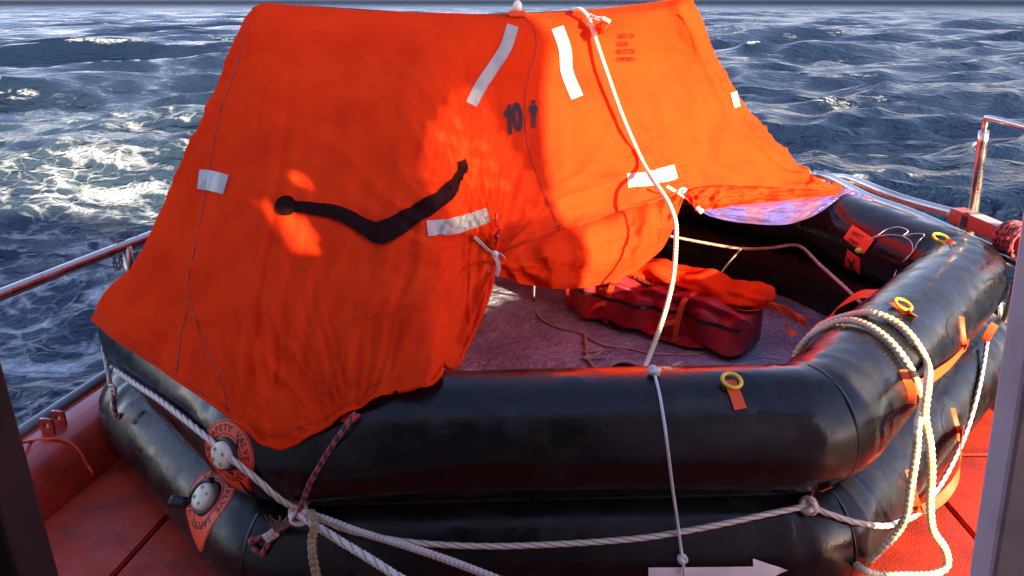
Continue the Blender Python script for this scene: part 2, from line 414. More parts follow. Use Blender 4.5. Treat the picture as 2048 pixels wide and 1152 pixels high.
    f2 = mt('MULTIPLY', wa.outputs['Fac'], mt('ADD', mt('MULTIPLY', streak, .42), mt('MULTIPLY', rng(lump, .42, .68), .9)))
    f2 = mt('MULTIPLY', rng(f2, .22, .85), rng(nz(14, 5), .2, .5, .5, 1))
    milky = mt('MULTIPLY', wa.outputs['Fac'], .30)
    fm = mt('MAXIMUM', f1, f2, True)
    deep = n.new('ShaderNodeMix'); deep.data_type = 'RGBA'; deep.inputs[6].default_value = (.006, .014, .034, 1); deep.inputs[7].default_value = (.10, .16, .21, 1)
    l.new(milky, deep.inputs[0])
    mx = n.new('ShaderNodeMix'); mx.data_type = 'RGBA'; mx.inputs[7].default_value = (.46, .49, .51, 1)
    l.new(fm, mx.inputs[0]); l.new(deep.outputs[2], mx.inputs[6]); l.new(mx.outputs[2], b.inputs['Base Color'])
    fn = n.new('ShaderNodeAttribute'); fn.attribute_name = 'fineness'
    l.new(mt('MAXIMUM', rng(fn.outputs['Fac'], 0, 1, .13, .62), rng(fm, 0, 1, .13, .8)), b.inputs['Roughness'])
    l.new(rng(fn.outputs['Fac'], 0, 1, .25, .05), b.inputs['Specular IOR Level']); b.inputs['IOR'].default_value = 1.18
    prev = None
    for hgt, ds_ in ((rid[0], .32), (rid[1], .15), (rid[2], .05), (nz(19, 5), .03)):
        bn = n.new('ShaderNodeBump'); bn.inputs['Distance'].default_value = ds_; bn.inputs['Strength'].default_value = 1
        l.new(hgt, bn.inputs['Height'])
        if prev: l.new(prev.outputs[0], bn.inputs['Normal'])
        prev = bn
    bn = n.new('ShaderNodeBump'); bn.inputs['Distance'].default_value = .06; l.new(fm, bn.inputs['Height']); l.new(prev.outputs[0], bn.inputs['Normal'])
    l.new(bn.outputs[0], b.inputs['Normal']); o.data.materials.append(m)
build_sea()

# ------------------------------------------------------------------ deck, gunwales
def poly_slab(name, pts, z0, z1, m, parent=None, bev=.006):
    bm = bmesh.new(); vs = [bm.verts.new((x, y, z1)) for x, y in pts]; f = bm.faces.new(vs)
    if f.normal.z < 0: bmesh.ops.reverse_faces(bm, faces=[f])
    r_ = bmesh.ops.extrude_face_region(bm, geom=[f]); ev = [v for v in r_['geom'] if isinstance(v, bmesh.types.BMVert)]
    for v in ev: v.co.z = z0
    bmesh.ops.recalc_face_normals(bm, faces=bm.faces)
    if bev: bmesh.ops.bevel(bm, geom=[e for e in bm.edges if e.verts[0].co.z == z1 and e.verts[1].co.z == z1], offset=bev, segments=2, affect='EDGES')
    me = bpy.data.meshes.new(name); bm.to_mesh(me); bm.free(); return link(name, me, m, parent)
PB = lambda y: -1.455 + .20 * (y - 2.2)       # foot of the port gunwale
SB = lambda y: 2.17 - .03 * (y - 2.2)          # foot of the starboard gunwale
deck = poly_slab('deck', [(PB(-.5) - .05, -.5), (SB(-.5) + .05, -.5), (SB(6.4) + .05, 6.4), (PB(6.4) - .05, 6.4)], -.10, -.022, M['dark'], None, 0)
deck['kind'] = 'structure'
sx = lambda y: -1.115 + .155 * (y - 2.0)
g_ = .006
poly_slab('deck_plate', [(PB(-.45) + .0, -.45), (sx(-.45) - g_, -.45), (sx(6.3) - g_, 6.3), (PB(6.3), 6.3)], -.02, 0, M['deck'], deck)
poly_slab('deck_plate', [(sx(-.45) + g_, -.45), (1.44 - g_, -.45), (1.44 - g_, 6.3), (sx(6.3) + g_, 6.3)], -.02, 0, M['deck'], deck)
poly_slab('deck_plate', [(1.44 + g_, -.45), (SB(-.45), -.45), (SB(2.34), 2.34), (1.44 + g_, 2.34)], -.02, 0, M['deck'], deck)
poly_slab('deck_plate', [(1.44 + g_, 2.352), (SB(2.34), 2.352), (SB(6.3), 6.3), (1.44 + g_, 6.3)], -.02, 0, M['deck'], deck)
GT = .155
def gunwale(f, s, label):
    t = thing('gunwale', label, 'gunwale', (f(2.5), 2.5, 0))
    prof = [(0, -.02), (.008, .02), (.022, .075), (.045, .115), (.08, .142), (.12, GT), (.20, GT + .002), (.235, GT), (.25, GT - .02), (.27, -.3), (.30, -.9), (.25, -1.7)]
    ys = np.linspace(-.5, 6.4, 60)
    A = np.array([[(f(y) + s * a, y, z) for a, z in prof] for y in ys])
    o = grid('bulwark', A if s > 0 else A[:, ::-1], M['gun'], t)
    sweep('rubbing_pipe', [(f(y) + s * .262, y, GT + .004) for y in (-.5, 1, 3, 5, 6.4)], .019, M['grey'], t, 10, .1)
    return t, o
gp, gpo = gunwale(PB, -1, 'red painted port gunwale with grey pipe along its outer edge, left of the raft')
gs, gso = gunwale(SB, 1, 'red painted starboard gunwale under the steel railing, right of the raft')
BG = bvh_of(gpo); BGS = bvh_of(gso)
for (x, y) in ((98, 866), (121, 850)):
    c = cast(x, y, [BG]) or G(x, y, GT)
    bm = bmesh.new(); w, h_ = .050, .062; k = 20
    outer = []; inner = []
    for i in range(k):
        a = 2 * math.pi * i / k; ca, sa = math.cos(a), math.sin(a)
        m_ = max(abs(ca) / (w / 2), abs(sa) / (h_ / 2)); q = 1 / m_
        if sa > 0: q = min(q, .036)
        outer.append((ca * q, sa * q + h_ / 2)); inner.append((ca * .0105, sa * .0105 + .037))
    V = []
    for yy in (-.005, .005):
        V += [(a, yy, b) for a, b in outer] + [(a, yy, b) for a, b in inner]
    Fc = []
    for i in range(k):
        j = (i + 1) % k
        Fc += [(i, j, k + j, k + i), (2 * k + j, 2 * k + i, 3 * k + i, 3 * k + j), (j, i, 2 * k + i, 2 * k + j), (k + i, k + j, 3 * k + j, 3 * k + i)]
    rm = Matrix.Translation(c - Vector((0, 0, .004))) @ Matrix.Rotation(R(-8), 4, 'Z')
    mesh('lifting_lug', [rm @ Vector(v) for v in V], Fc, M['gun'], gp, smooth=False)
cordp = path([(20, 890), (60, 886), (110, 880), (140, 888), (158, 905), (172, 930), (186, 952), (193, 970)], [BG], .006)
tag(sweep('orange_cord', cordp, .0055, M['orange'], None, 8, .006, profile='laid'), 'thin orange cord lying across the port gunwale below the lugs', 'cord')

# ------------------------------------------------------------------ railings
prail = thing('railing', 'stainless steel handrail on the port side, left behind the raft, hung with chains', 'railing', (-1.71, 3.17, GT), 'steel railings along the deck edges')
pts = [G(-160, 650, .55), G(0, 590, .55), G(190, 515, .55), G(345, 455, .55)]
d_ = (pts[3] - pts[1]); d_.z = 0
pts.append(pts[3] + d_ * 2.2)
sweep('rail', pts, .0225, M['steel'], prail, 16, .04)
pb = G(253, 492, .55)
def post(parent, top, foot, r=.021, name='post'):
    sweep(name, [top, foot], r, M['steel'], parent, 16, .1, spline=False)
    mesh_ = sweep('foot_flange', [foot, foot + Vector((0, 0, .006))], r * 1.9, M['steel'], parent, 16, .003, spline=False)
post(prail, pb, Vector((pb.x - .03, pb.y, GT)))
post(prail, pts[4] - Vector((0, 0, .0)), Vector((pts[4].x - .03, pts[4].y, GT)))
post(prail, pts[0], Vector((pts[0].x - .03, pts[0].y, GT)))

def torus_link(c, mtx, L=.020, wd=.013, r=.0028):
    n_ = 16; q = []
    for i in range(n_):
        a = 2 * math.pi * i / n_; q.append(c + mtx @ Vector((wd / 2 * math.cos(a), 0, (L / 2) * math.sin(a) + (L * .2 if math.sin(a) > 0 else -L * .2))))
    C_, s = resample(q, .004, True); T, N, B = frames(C_, True)
    th = np.linspace(0, 2 * np.pi, 6, endpoint=False)[None, :, None]
    return C_[:, None, :] + r * (np.cos(th) * N[:, None, :] + np.sin(th) * B[:, None, :])
def chain(pp, label, sc=1.0):
    t = thing('chain', label, 'chain', tuple(pp[0]), 'short chains hung on the port railing')
    C_, s = resample(pp, .0205 * sc); T, N, B = frames(C_)
    for i in range(len(C_)):
        z = Vector(T[i]); x = Vector(N[i] if i % 2 else B[i]); y = z.cross(x)
        mx = Matrix((x, y, z)).transposed()
        A = torus_link(Vector(C_[i]), mx, .020 * sc, .013 * sc, .0027 * sc)
        grid('chain_link', A, M['chain'], t, cn=True, ck=True)
chain([P(234, 486, 3.12), P(229, 500, 3.12), P(228, 520, 3.13), P(233, 536, 3.14), P(240, 534, 3.14), P(241, 515, 3.13), P(238, 500, 3.12)], 'short rusty chain loop hanging under the port handrail left of its post')
chain([P(272, 468, 3.24), P(270, 480, 3.235), P(273, 497, 3.23)], 'rusty chain end standing on the handrail right of the post')
# wrap of chain over the rail
sweep('wire_wrap', [P(234, 490, 3.12), P(236, 482, 3.13), P(247, 480, 3.15), P(258, 483, 3.17), P(265, 494, 3.18)], .004, M['chain'], prail, 8, .006)

srail = thing('railing', 'stainless steel double handrail on the starboard side, right of the raft', 'railing', (2.1, 3.3, GT), 'steel railings along the deck edges')
p1 = G(2070, 540, .57); p2 = G(1836, 432, .57); p3 = G(1740, 396, .56); p4 = G(1662, 356, .55)
sweep('rail', [p1 + (p1 - p2) * .6, p1, p2, p3, p4, p4 + Vector((-.06, .12, 0))], .0235, M['steel'], srail, 16, .04)
sweep('rail', [P(1664, 354, 4.62), P(1700, 358, 4.4), P(1760, 381, 4.05), P(1819, 402, 3.85), P(1930, 432, 3.5)], .0235, M['steel'], srail, 16, .04)
sweep('rail_bracket', [P(1838, 446, 3.62), P(1838, 434, 3.6), P(1842, 428, 3.6), P(1850, 430, 3.6)], .009, M['steel'], srail, 8, .01)
post(srail, G(1843, 442, .53), Vector((2.13, 3.66, GT)), .019)
post(srail, G(1993, 512, .53), Vector((2.16, 3.02, GT)), .019)
post(srail, G(2040, 540, .6), G(2003, 668, GT), .017)
post(srail, p4, Vector((p4.x + .05, p4.y, GT)), .017)
gate = [Vector(P(1930, 520, 3.40)), P(1950, 400, 3.38), P(1968, 262, 3.36), P(1972, 240, 3.36), P(1980, 236, 3.33), P(2048, 253, 3.1), P(2200, 292, 2.7)]
stn = thing('stanchion', 'tall bent stainless steel stanchion with thin top bar, right edge beyond the raft', 'stanchion', (2.14, 3.4, GT))
sweep('upright', [Vector((2.16, 3.42, GT)), gate[0], gate[1], gate[2]] , .0215, M['steel'], stn, 16, .05, spline=False)
sweep('top_bar', [gate[2], gate[3], gate[4], gate[5], gate[6]], .0125, M['steel'], stn, 12, .02)
# box beam strapped to the stanchion
def beam_matrix(a, b, up=Vector((0, 0, 1))):
    x = (b - a).normalized(); y = up.cross(x).normalized(); z = x.cross(y)
    m_ = Matrix((x, y, z)).transposed().to_4x4(); m_.translation = (a + b) / 2; return m_
ba, bb = P(1912, 428, 3.28), P(2062, 492, 2.85)
bt = thing('beam', 'red box beam with silver top strapped to the steel stanchion at the right', 'beam', tuple(ba))
box('beam_body', ((bb - ba).length, .075, .062), None, M['timber'], bt, mtx=beam_matrix(ba, bb), bev=.004)
bm2 = beam_matrix(ba, bb) ; off = bm2.to_3x3() @ Vector((.03, 0, .0325)); bm2.translation = bm2.translation + off
box('silver_plate', ((bb - ba).length * .62, .066, .003), None, M['tape'], bt, mtx=bm2, bev=.001)
ca = ba.lerp(bb, .17); cb = ba.lerp(bb, .30)
sb_ = box('strap', ((cb - ca).length, .084, .072), None, M['rubberd'], None, mtx=beam_matrix(ca, cb), bev=.012)
sb_.name = 'black_strap'; tag(sb_, 'wide black strap binding the red beam to the steel stanchion', 'strap')
# red rope coil on the beam
rb = thing('rope_bundle', 'tangled bundle of red and black cord wound round the red beam end', 'rope', tuple(ba.lerp(bb, .75)))
bmx = beam_matrix(ba, bb)
rs = random.Random(5)
q = []
L_ = (bb - ba).length
for i in range(150):
    a = i * .62; xx = L_ * (.33 + .11 * math.sin(i * .13) + .02 * rs.random())
    rad = .056 + .014 * rs.random()
    q.append(bmx @ Vector((xx, math.cos(a) * rad * 1.05, math.sin(a) * rad)))
sweep('wound_cord', q, .0055, M['rope_redred'], rb, 7, .007)
q = [bmx @ Vector((L_ * (.24 + .05 * math.sin(i * 1.7)), .055 + .03 * math.sin(i * 2.1), -.03 + .075 * math.sin(i * 1.1 + .5))) for i in range(26)]
sweep('loose_loop', q, .005, M['rope_redred'], rb, 7, .007)

# ------------------------------------------------------------------ deckhouse the picture is taken from
JY = .5
house = thing('deckhouse', 'mauve grey painted door frame of the deckhouse along the right edge', 'deckhouse', (.8, JY, 0))
pl = P(1958, 1152, JY); pu = P(2050, 560, JY)
lean = (pu.x - pl.x) / (pu.z - pl.z)
def jamb(name, x_at, z0, z1, w, dpt, m, parent, ln=0):
    V = []
    for z in (z0, z1):
        x0 = x_at + ln * (z - pl.z)
        V += [(x0, JY - dpt / 2, z), (x0 + w, JY - dpt / 2, z), (x0 + w, JY + dpt / 2, z), (x0, JY + dpt / 2, z)]
    o = mesh(name, V, [(0, 1, 2, 3), (4, 7, 6, 5), (0, 4, 5, 1), (1, 5, 6, 2), (2, 6, 7, 3), (3, 7, 4, 0)], m, parent, False)
    bv = o.modifiers.new('b', 'BEVEL'); bv.width = .004; bv.segments = 2
    return o
jamb('door_jamb', pl.x, 0.0, 2.05, .034, .03, M['mauve'], house, lean)
jamb('rubber_seal', pl.x + .036, 0.0, 2.05, .012, .024, M['dark'], house, lean)
lp = P(120, 1152, JY)
dp = thing('door_post', 'dark painted door post with red strip standing for a reflection at the left edge', 'post', (lp.x, JY, 0))
jamb('post_body', lp.x - .076, 0, 2.1, .06, .045, M['dark'], dp)
jamb('reflection_strip', lp.x - .050, 0, 2.1, .004, .0485, M['gun'], dp)  # thin red strip put on to stand for a reddish reflection

# ------------------------------------------------------------------ the life raft
TR = .169; ZU = .49; ZL = .165
RP = [Vector(v) for v in ((-1.27, 2.40), (-.612, 1.69), (.805, 1.745), (1.865, 2.91), (1.60, 3.80), (.85, 4.65), (-.55, 4.62), (-1.35, 3.75))]
RPU = RP; RPL = [Vector((-1.345, 2.42)), Vector((-.635, 1.665)), Vector((.845, 1.73)), Vector((1.985, 2.90))] + RP[4:]
raft = thing('life_raft', 'black inflatable life raft with orange canopy standing on the red deck', 'life raft', (.2, 3.1, 0))
CEN = Vector((.2, 3.15))
def ring_path(z, inset=0, fil=.08):
    out = []
    RP = RPL if z == ZL else RPU
    n = len(RP); tags = []
    for i in range(n):
        p = RP[i]; a = (RP[i - 1] - p).normalized(); b = (RP[(i + 1) % n] - p).normalized()
        p0 = p + a * fil; p2 = p + b * fil
        for t in np.linspace(0, 1, 9):
            q_ = p0 * (1 - t) ** 2 + p * 2 * t * (1 - t) + p2 * t * t
            out.append((q_.x, q_.y, z))
    return out
def build_tube(z, seed):
    pts = ring_path(z); C_, s = resample(pts, .02, True, False); T, N, B = frames(C_, True)
    n = len(C_); seg = 56
    up = np.array([0, 0, 1.]); side_ = np.cross(T, up)
    th = np.linspace(0, 2 * np.pi, seg, endpoint=False)
    # distance to nearest corner gives the pucker
    cor = np.array([[p.x, p.y] for p in RP]); dc = np.min(np.linalg.norm(C_[:, None, :2] - cor[None], axis=2), axis=1)
    inw = np.sign((side_[:, :2] * (np.array([CEN.x, CEN.y]) - C_[:, :2])).sum(1))[:, None]
    TH = th[None, :] + 0 * dc[:, None]
    inner = np.clip(inw * np.cos(TH), 0, 1)
    pk = np.exp(-(dc / .16) ** 2)[:, None]
    S = s[:n][:, None]
    r = TR * (1 - .030 * pk * inner * (.5 + .5 * np.cos(S * 130)))
    r = r + .0022 * fbm(S * 3 + seed, TH * 1.3, 3) + pk * .009 * pn(S * 30 + seed, TH * 2.0)
    A = C_[:, None, :] + r[..., None] * (np.cos(TH)[..., None] * side_[:, None, :] + np.sin(TH)[..., None] * up)
    o = grid('buoyancy_tube', A, M['rubber'], raft, cn=True, ck=True)
    p0 = o.data.polygons[14]; cn_ = C_[0]
    if (Vector(p0.center) - Vector(cn_)).dot(p0.normal) < 0: o.data.flip_normals()
    return o
tu = build_tube(ZU, 0); tl = build_tube(ZL, 5)
BT = bvh_of(tu, tl); BTU = bvh_of(tu); BTL = bvh_of(tl)
# seam bands at the corners and mid-sides
for z in (ZU, ZL):
    RQ = RPU if z == ZU else RPL
    for i in range(8):
        p = RQ[i]; a = (RQ[i - 1] - p).normalized(); b = (RQ[(i + 1) % 8] - p).normalized()
        bis = (a + b).normalized(); c = p + (a + b) * .08 * .25
        for off_ in (-.0,):
            rows = []
            tdir = Vector((-bis.y, bis.x))
            for w in (-.0055, -.004, .004, .0055):
                rr_ = TR + (.0004 if abs(w) < .005 else -.006)
                row = []
                for k in range(49):
                    th = 2 * math.pi * k / 48
                    # slant so the seam follows the mitre
                    rd = rr_ * math.cos(th); x = c + bis * rd * 1.005 + tdir * w
                    row.append((x.x, x.y, z + rr_ * math.sin(th)))
                rows.append(row)
            grid('seam_tape', rows, M['rubber'], raft)
# belt between the tubes
bp = ring_path((ZU + ZL) / 2); C_, s = resample(bp, .03, True, False); T, N, B = frames(C_, True)
sd_ = np.cross(T, np.array([0, 0, 1.]))
sgn = np.sign(((C_[:, :2] - np.array([CEN.x, CEN.y])) * sd_[:, :2]).sum(1))[:, None]; sd_ = sd_ * sgn
A = np.stack([C_ + sd_ * .055 + [0, 0, .03], C_ + sd_ * .072, C_ + sd_ * .055 - [0, 0, .03]], 1)
grid('joint_strip', A, M['rubberd'], raft, cn=True)
# floor
cp = np.array(ring_path(.07)); C_, s = resample(cp, .02, True, False)
ss_ = np.linspace(0.004, 1, 90)[:, None, None]; cc = np.array([CEN.x, CEN.y, .07])
A = cc + (C_[None] - cc) * ss_
A[..., 2] += .010 * fbm(A[..., 0] * 3, A[..., 1] * 3, 4) + .007 * np.abs(fbm(A[..., 0] * 7 + A[..., 1] * 5, A[..., 1] * 2 - A[..., 0] * 1.5, 4))
fl = grid('raft_floor', A, M['foil'], raft, ck=True)
BF = bvh_of(fl)

# ---- canopy
ringc0, _q = resample(ring_path(ZU), .02, True, False)
def V3(*a): return Vector(a)
ridge_px = [(503, 24), (512, 12), (532, 6), (570, 9), (640, 14), (720, 20), (790, 23), (850, 25), (900, 26), (930, 27), (955, 28), (975, 28), (1000, 28), (1060, 27), (1130, 24), (1200, 17), (1270, 9), (1325, 2), (1362, -4), (1384, -1)]
RY = 3.2
hem = [None, (235, 671, 'z', .54), (350, 751, 'z', .54), (457, 826, 'z', .55), (547, 890, 'z', .56), (615, 877, 'z', .585), (695, 834, 'z', .615), (780, 788, 'z', .655), (860, 768, 'z', .675), (912, 728, 1.90), (944, 670, 2.03), (981, 580, 2.20), (992, 515, 2.34), (1060, 487, 2.42), (1150, 460, 2.52), (1255, 428, 2.70), (1360, 388, 2.88), (1450, 392, 3.15), (1570, 393, 3.45), None]
TROW = [0, .07, .28, .52, .77, 1]
cols = []
for i, (rx, ry) in enumerate(ridge_px):
    top = P(rx, ry, RY)
    if i == 0:
        c = [P(503, 24, RY), P(487, 58, 3.15), P(463, 150, 3.08), P(424, 300, 2.93), P(347, 462, 2.70), P(202, 630, 2.40)]
    elif i == 19:
        c = [P(1384, -1, RY), P(1400, 32, 3.22), P(1440, 130, 3.3), P(1524, 258, 3.45), P(1615, 342, 3.6), P(1694, 384, 3.72)]
    else:
        h = hem[i]; H = G(h[0], h[1], h[3]) if h[2] == 'z' else P(*h)
        if i < 7: H = cast(h[0], h[1], [BTU], .02) or H
        a = top + V3(0, -.115, -.05)
        c = [top, a]
        sagk = -.012 if i < 7 else (.06 if i < 12 else .06)
        if i >= 16: sagk = .07
        dv = H - a
        nrm = Vector((dv.x * 0, -dv.z, dv.y)).normalized()     # perpendicular to the slope
        if nrm.z > 0: nrm = -nrm
        nrm = Vector((nrm.x, abs(nrm.y), -abs(nrm.z)))
        for q_ in (.245, .50, .755):
            c.append(a + dv * q_ + nrm * sagk * 4 * q_ * (1 - q_) * (1.1 - .3 * q_))
        if i < 8:      # cloth runs straight to where it touches the tube, then follows it
            rc_ = ringc0[np.linalg.norm(ringc0 - np.array(tuple(H)), axis=1).argmin()]; C0 = Vector(rc_); d0 = a - C0
            out_ = Vector((H.x - CEN.x, H.y - CEN.y, 0)).normalized(); side__ = d0.cross(Vector((-out_.y, out_.x, 0))).normalized()
            if side__.z < 0: side__ = -side__
            Tg = C0 + side__ * .19 + d0.normalized() * .02
            c = [top, a, a.lerp(Tg, .34), a.lerp(Tg, .68), Tg + (a - Tg) * .06, H]
            if i == 7: c = [top, a, a.lerp(H, .3) , a.lerp(H, .56), a.lerp(H, .8), H]
        else: c.append(H)
    cols.append(c)
# far side
far_hem = []
def ring_pt(i, f, out=.17, z=.55):
    a, b = RP[i], RP[(i + 1) % 8]; p = a.lerp(b, f); d = (b - a).normalized(); n = Vector((d.y, -d.x))
    if n.dot(p - CEN) < 0: n = -n
    p = p + n * out * .9; return Vector((p.x, p.y, z))
fh = [ring_pt(3, .95, .16), ring_pt(4, .3), ring_pt(4, .8), ring_pt(5, .3), ring_pt(5, .8), ring_pt(6, .4), ring_pt(7, .1), ring_pt(7, .55), ring_pt(7, .9)]
ftop = [1.0, .97, .8, .58, .36, .16, .05, 0, 0]
for H, f in zip(fh, ftop):
    i = f * 19; a_ = Vector(cr([tuple(c[0]) for c in cols[:20]], [i])[0]); b_ = a_ + V3(0, .115, -.05)
    dv = H - b_; c = [a_, b_]
    for q_ in (.245, .5, .755): c.append(b_ + dv * q_ + V3(0, -.5, -.8) * .10 * 4 * q_ * (1 - q_))
    c.append(H); cols.append(c)
for _k in range(1, 5):      # the far sheet leaves the silhouettes with the same hang as the near one
    cols[20][_k] = cols[19][_k] + V3(-.07, .20, -.01); cols[-1][_k] = cols[0][_k] + V3(.06, .20, -.01)
CT = np.array([[tuple(p) for p in c] for c in cols])         # columns x rows x 3
NC = len(cols); DS = 15
# spline down each column, then round
tt = np.linspace(0, 1, 190); tr = np.interp(tt, TROW, range(6))
D1 = np.stack([cr(c, tr) for c in CT], 0)
D2 = crc(D1, np.arange(0, NC, 1 / DS))                        # (NC*DS, 190, 3)
def pix(A):
    d = A - np.array([0, 0, CAMZ]); dep = d[..., 1] * CP - d[..., 2] * SP; up = d[..., 1] * SP + d[..., 2] * CP
    return 1024 + F * d[..., 0] / dep, 576 - F * up / dep
def normals(A, ck=True):
    ds = np.roll(A, -1, 0) - np.roll(A, 1, 0); dt = np.gradient(A, axis=1)
    n = np.cross(ds, dt); n /= np.linalg.norm(n, axis=-1)[..., None] + 1e-9
    return n
NN = normals(D2)
flip = np.sign((NN * (D2 - np.array([CEN.x, CEN.y + .2, .7]))).sum(-1)); NN = NN * np.where(flip == 0, 1, flip)[..., None]
def fan(A, c, freq, amp, rng_, seed, sharp=1.5):
    """folds radiating from a gathered point, fading with distance"""
    d = A - np.array(c); r = np.linalg.norm(d, axis=-1) + 1e-4
    th = np.arctan2(d[..., 2], d[..., 0] + .25 * d[..., 1])
    th2 = th + .18 * pn(r * 3 + seed, th * 0 + seed)
    f = np.clip(1 - np.abs(pn(th2 * freq + seed, r * .9 + seed * 2)) * 3.4, 0, 1) ** 1.4 + .35 * pn(th2 * freq * .6 + seed, r + seed)
    return amp * (f - .2) * np.exp(-(r / rng_) ** 1.3) * np.clip(r / .05, 0, 1)
TT = np.linspace(0, 1, 190)[None, :]
SS = (np.arange(NC * DS) / DS)[:, None]
disp = 0
tie1 = P(990, 515, 2.34); tie2 = P(1362, 385, 2.88); cB = P(550, 890, 1.58); cA = P(205, 632, 2.4); cE = P(1690, 384, 3.7); rL = P(505, 20, 3.2)
hf = P(700, 835, 1.66)
for c, fr, am, rg, sd2 in ((tie1, 4.5, .024, .70, 1.3), (tie2, 4, .024, .40, 2.3), (cB, 4, .013, .55, 3.7), (cA, 3, .018, .40, 4.4), (cE, 6, .026, .75, 5.1), (rL, 3, .010, .3, 6.2), (hf, 4, .022, .40, 7.9)):
    disp = disp + fan(D2, c, fr, am, rg, sd2)
# long soft vertical drapes and crumples
disp = disp + .014 * pn(SS * 2.6, TT * 1.6 + .3) * sstep(.1, .5, TT) + .003 * pn(SS * 4 + 4, TT * 3) * sstep(.05, .4, TT)
cr_ = 1 - np.abs(fbm(D2[..., 0] * 5 + D2[..., 2] * 3, D2[..., 2] * 6 - D2[..., 0] * 2, 4)) * 2.2
disp = disp + .010 * np.clip(cr_, 0, 1) ** 3 * (.3 + .9 * sstep(-.1, .35, pn(D2[..., 0] * 2.2 + 5, D2[..., 2] * 2.2))) * sstep(.02, .25, TT)
disp = disp * sstep(0, .08, TT)
for _c in (P(925, 345, 2.72), P(1035, 240, 2.9), P(1250, 100, 3.0), P(1250, 100, 3.1)):
    disp = disp * (1 - .75 * np.exp(-(np.linalg.norm(D2 - np.array(tuple(_c)), axis=-1) / .22) ** 2))
D3 = D2 + NN * disp[..., None]
# keep the cloth outside the upper tube
ringc, _s = resample(ring_path(ZU), .02, True, False)
flat = D3.reshape(-1, 3); sel = np.where(flat[:, 2] < .75)[0]
for k0 in range(0, len(sel), 4000):
    ii = sel[k0:k0 + 4000]; q_ = flat[ii]; d = q_[:, None, :] - ringc[None]; dd = np.linalg.norm(d, axis=2); j = dd.argmin(1)
    dm = dd[np.arange(len(ii)), j]; w = dm < TR + .02
    v = d[np.arange(len(ii)), j][w]; flat[ii[w]] = ringc[j[w]] + v / (np.linalg.norm(v, axis=1)[:, None] + 1e-6) * (TR + .02)
D3 = flat.reshape(D3.shape)
canopy = grid('canopy', D3, M['canopy'], raft, cn=True)
_p = canopy.data.polygons[(5 * DS) * 189 + 90]
if _p.normal.dot(Vector((0, -1, .4))) < 0: canopy.data.flip_normals()
BC = bvh_of(canopy)
# hem roll along the open edge
def hem_line(c0, c1, r=.007):
    ii = np.arange(int(c0 * DS), int(c1 * DS)); return [Vector(p) for p in D3[ii, -1]]
sweep('hem', hem_line(.3, 7.2)[::2], .005, M['canopy'], canopy, 8, .015)
sweep('hem', hem_line(7.2, 12.0)[::4], .0065, M['canopy'], canopy, 8, .02)
def stitch(c0, c1, row):
    ii = np.arange(int(c0 * DS), int(c1 * DS), 2); return [Vector(p) + Vector(n_) * .0006 for p, n_ in zip(D3[ii, row], NN[ii, row])]
sweep('seam', stitch(.2, 7, -7), .0011, M['seam'], raft, 5, .012)
sweep('seam', stitch(12.3, 19, -9), .0010, M['seam'], raft, 5, .012)

def sheet(name, top, bot, m, parent, nq=120, nr=40, bulge=.05, seed=0, fold=.012, label=None, crump=.008, ff=9):
    """cloth between an upper and a lower edge, each a list of (px,py,Y)"""
    Tp = np.array([tuple(P(*a)) for a in top]); Bp = np.array([tuple(P(*a)) for a in bot])
    q = np.linspace(0, 1, nq); Tq = cr(Tp, q * (len(Tp) - 1)); Bq = cr(Bp, q * (len(Bp) - 1))
    r = np.linspace(0, 1, nr)[None, :, None]
    A = Tq[:, None] * (1 - r) + Bq[:, None] * r
    wdt = np.linalg.norm(Tq - Bq, axis=1)[:, None]; wdt = wdt / wdt.max()
    n = np.array([0, -.95, .3]); Q = q[:, None]; Rr = np.linspace(0, 1, nr)[None, :]
    b = bulge * np.sin(np.pi * Rr ** .8) * wdt
    b = b + fold * pn(Q * ff + Rr * 3 * (Q - .5) + seed, Rr * 2.6 + seed) * 2 * np.minimum(1, wdt * 2)
    b = b + crump * (1 - np.abs(fbm(Q * 10 + seed, Rr * 4, 4)) * 2) * np.minimum(1, wdt * 2.5) * np.sin(np.pi * np.clip(Rr, .03, .97))
    A = A + n * b[..., None]
    o = grid(name, A, m, parent, label=label)
    _p = o.data.polygons[len(o.data.polygons) // 2]
    if _p.normal.dot(_p.center - CAMP) > 0: o.data.flip_normals()
    return o
# rolled door flap between the two ties
flap = sheet('door_flap', [(990, 512, 2.33), (1060, 482, 2.42), (1150, 452, 2.53), (1255, 418, 2.71), (1320, 396, 2.82), (1368, 380, 2.90)],
             [(1000, 552, 2.30), (1060, 571, 2.38), (1150, 577, 2.47), (1250, 553, 2.62), (1325, 495, 2.75), (1370, 392, 2.86)], M['canopy'], raft, bulge=.10, seed=3.3, fold=.026, crump=.011, nq=200, nr=60)
roll = sheet('door_roll', [(1360, 382, 2.87), (1420, 371, 3.02), (1500, 372, 3.22), (1600, 376, 3.45), (1692, 382, 3.68)],
             [(1368, 396, 2.83), (1402, 420, 2.93), (1480, 410, 3.12), (1600, 398, 3.40), (1696, 388, 3.66)], M['canopy'], raft, bulge=.07, seed=8.1, fold=.03, crump=.016, nq=180, nr=40, ff=14)
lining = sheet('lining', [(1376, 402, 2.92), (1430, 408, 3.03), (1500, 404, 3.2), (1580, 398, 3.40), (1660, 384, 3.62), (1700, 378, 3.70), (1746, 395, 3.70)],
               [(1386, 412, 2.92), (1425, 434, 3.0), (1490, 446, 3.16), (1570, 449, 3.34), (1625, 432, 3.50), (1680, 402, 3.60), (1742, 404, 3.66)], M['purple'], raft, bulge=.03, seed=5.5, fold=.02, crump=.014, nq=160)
sheet('lining', [(712, 828, 1.60), (740, 800, 1.66), (768, 785, 1.72)], [(716, 842, 1.585), (738, 822, 1.60), (768, 784, 1.70)], M['purple'], raft, nq=30, nr=14, bulge=.01, fold=.003, crump=.002)
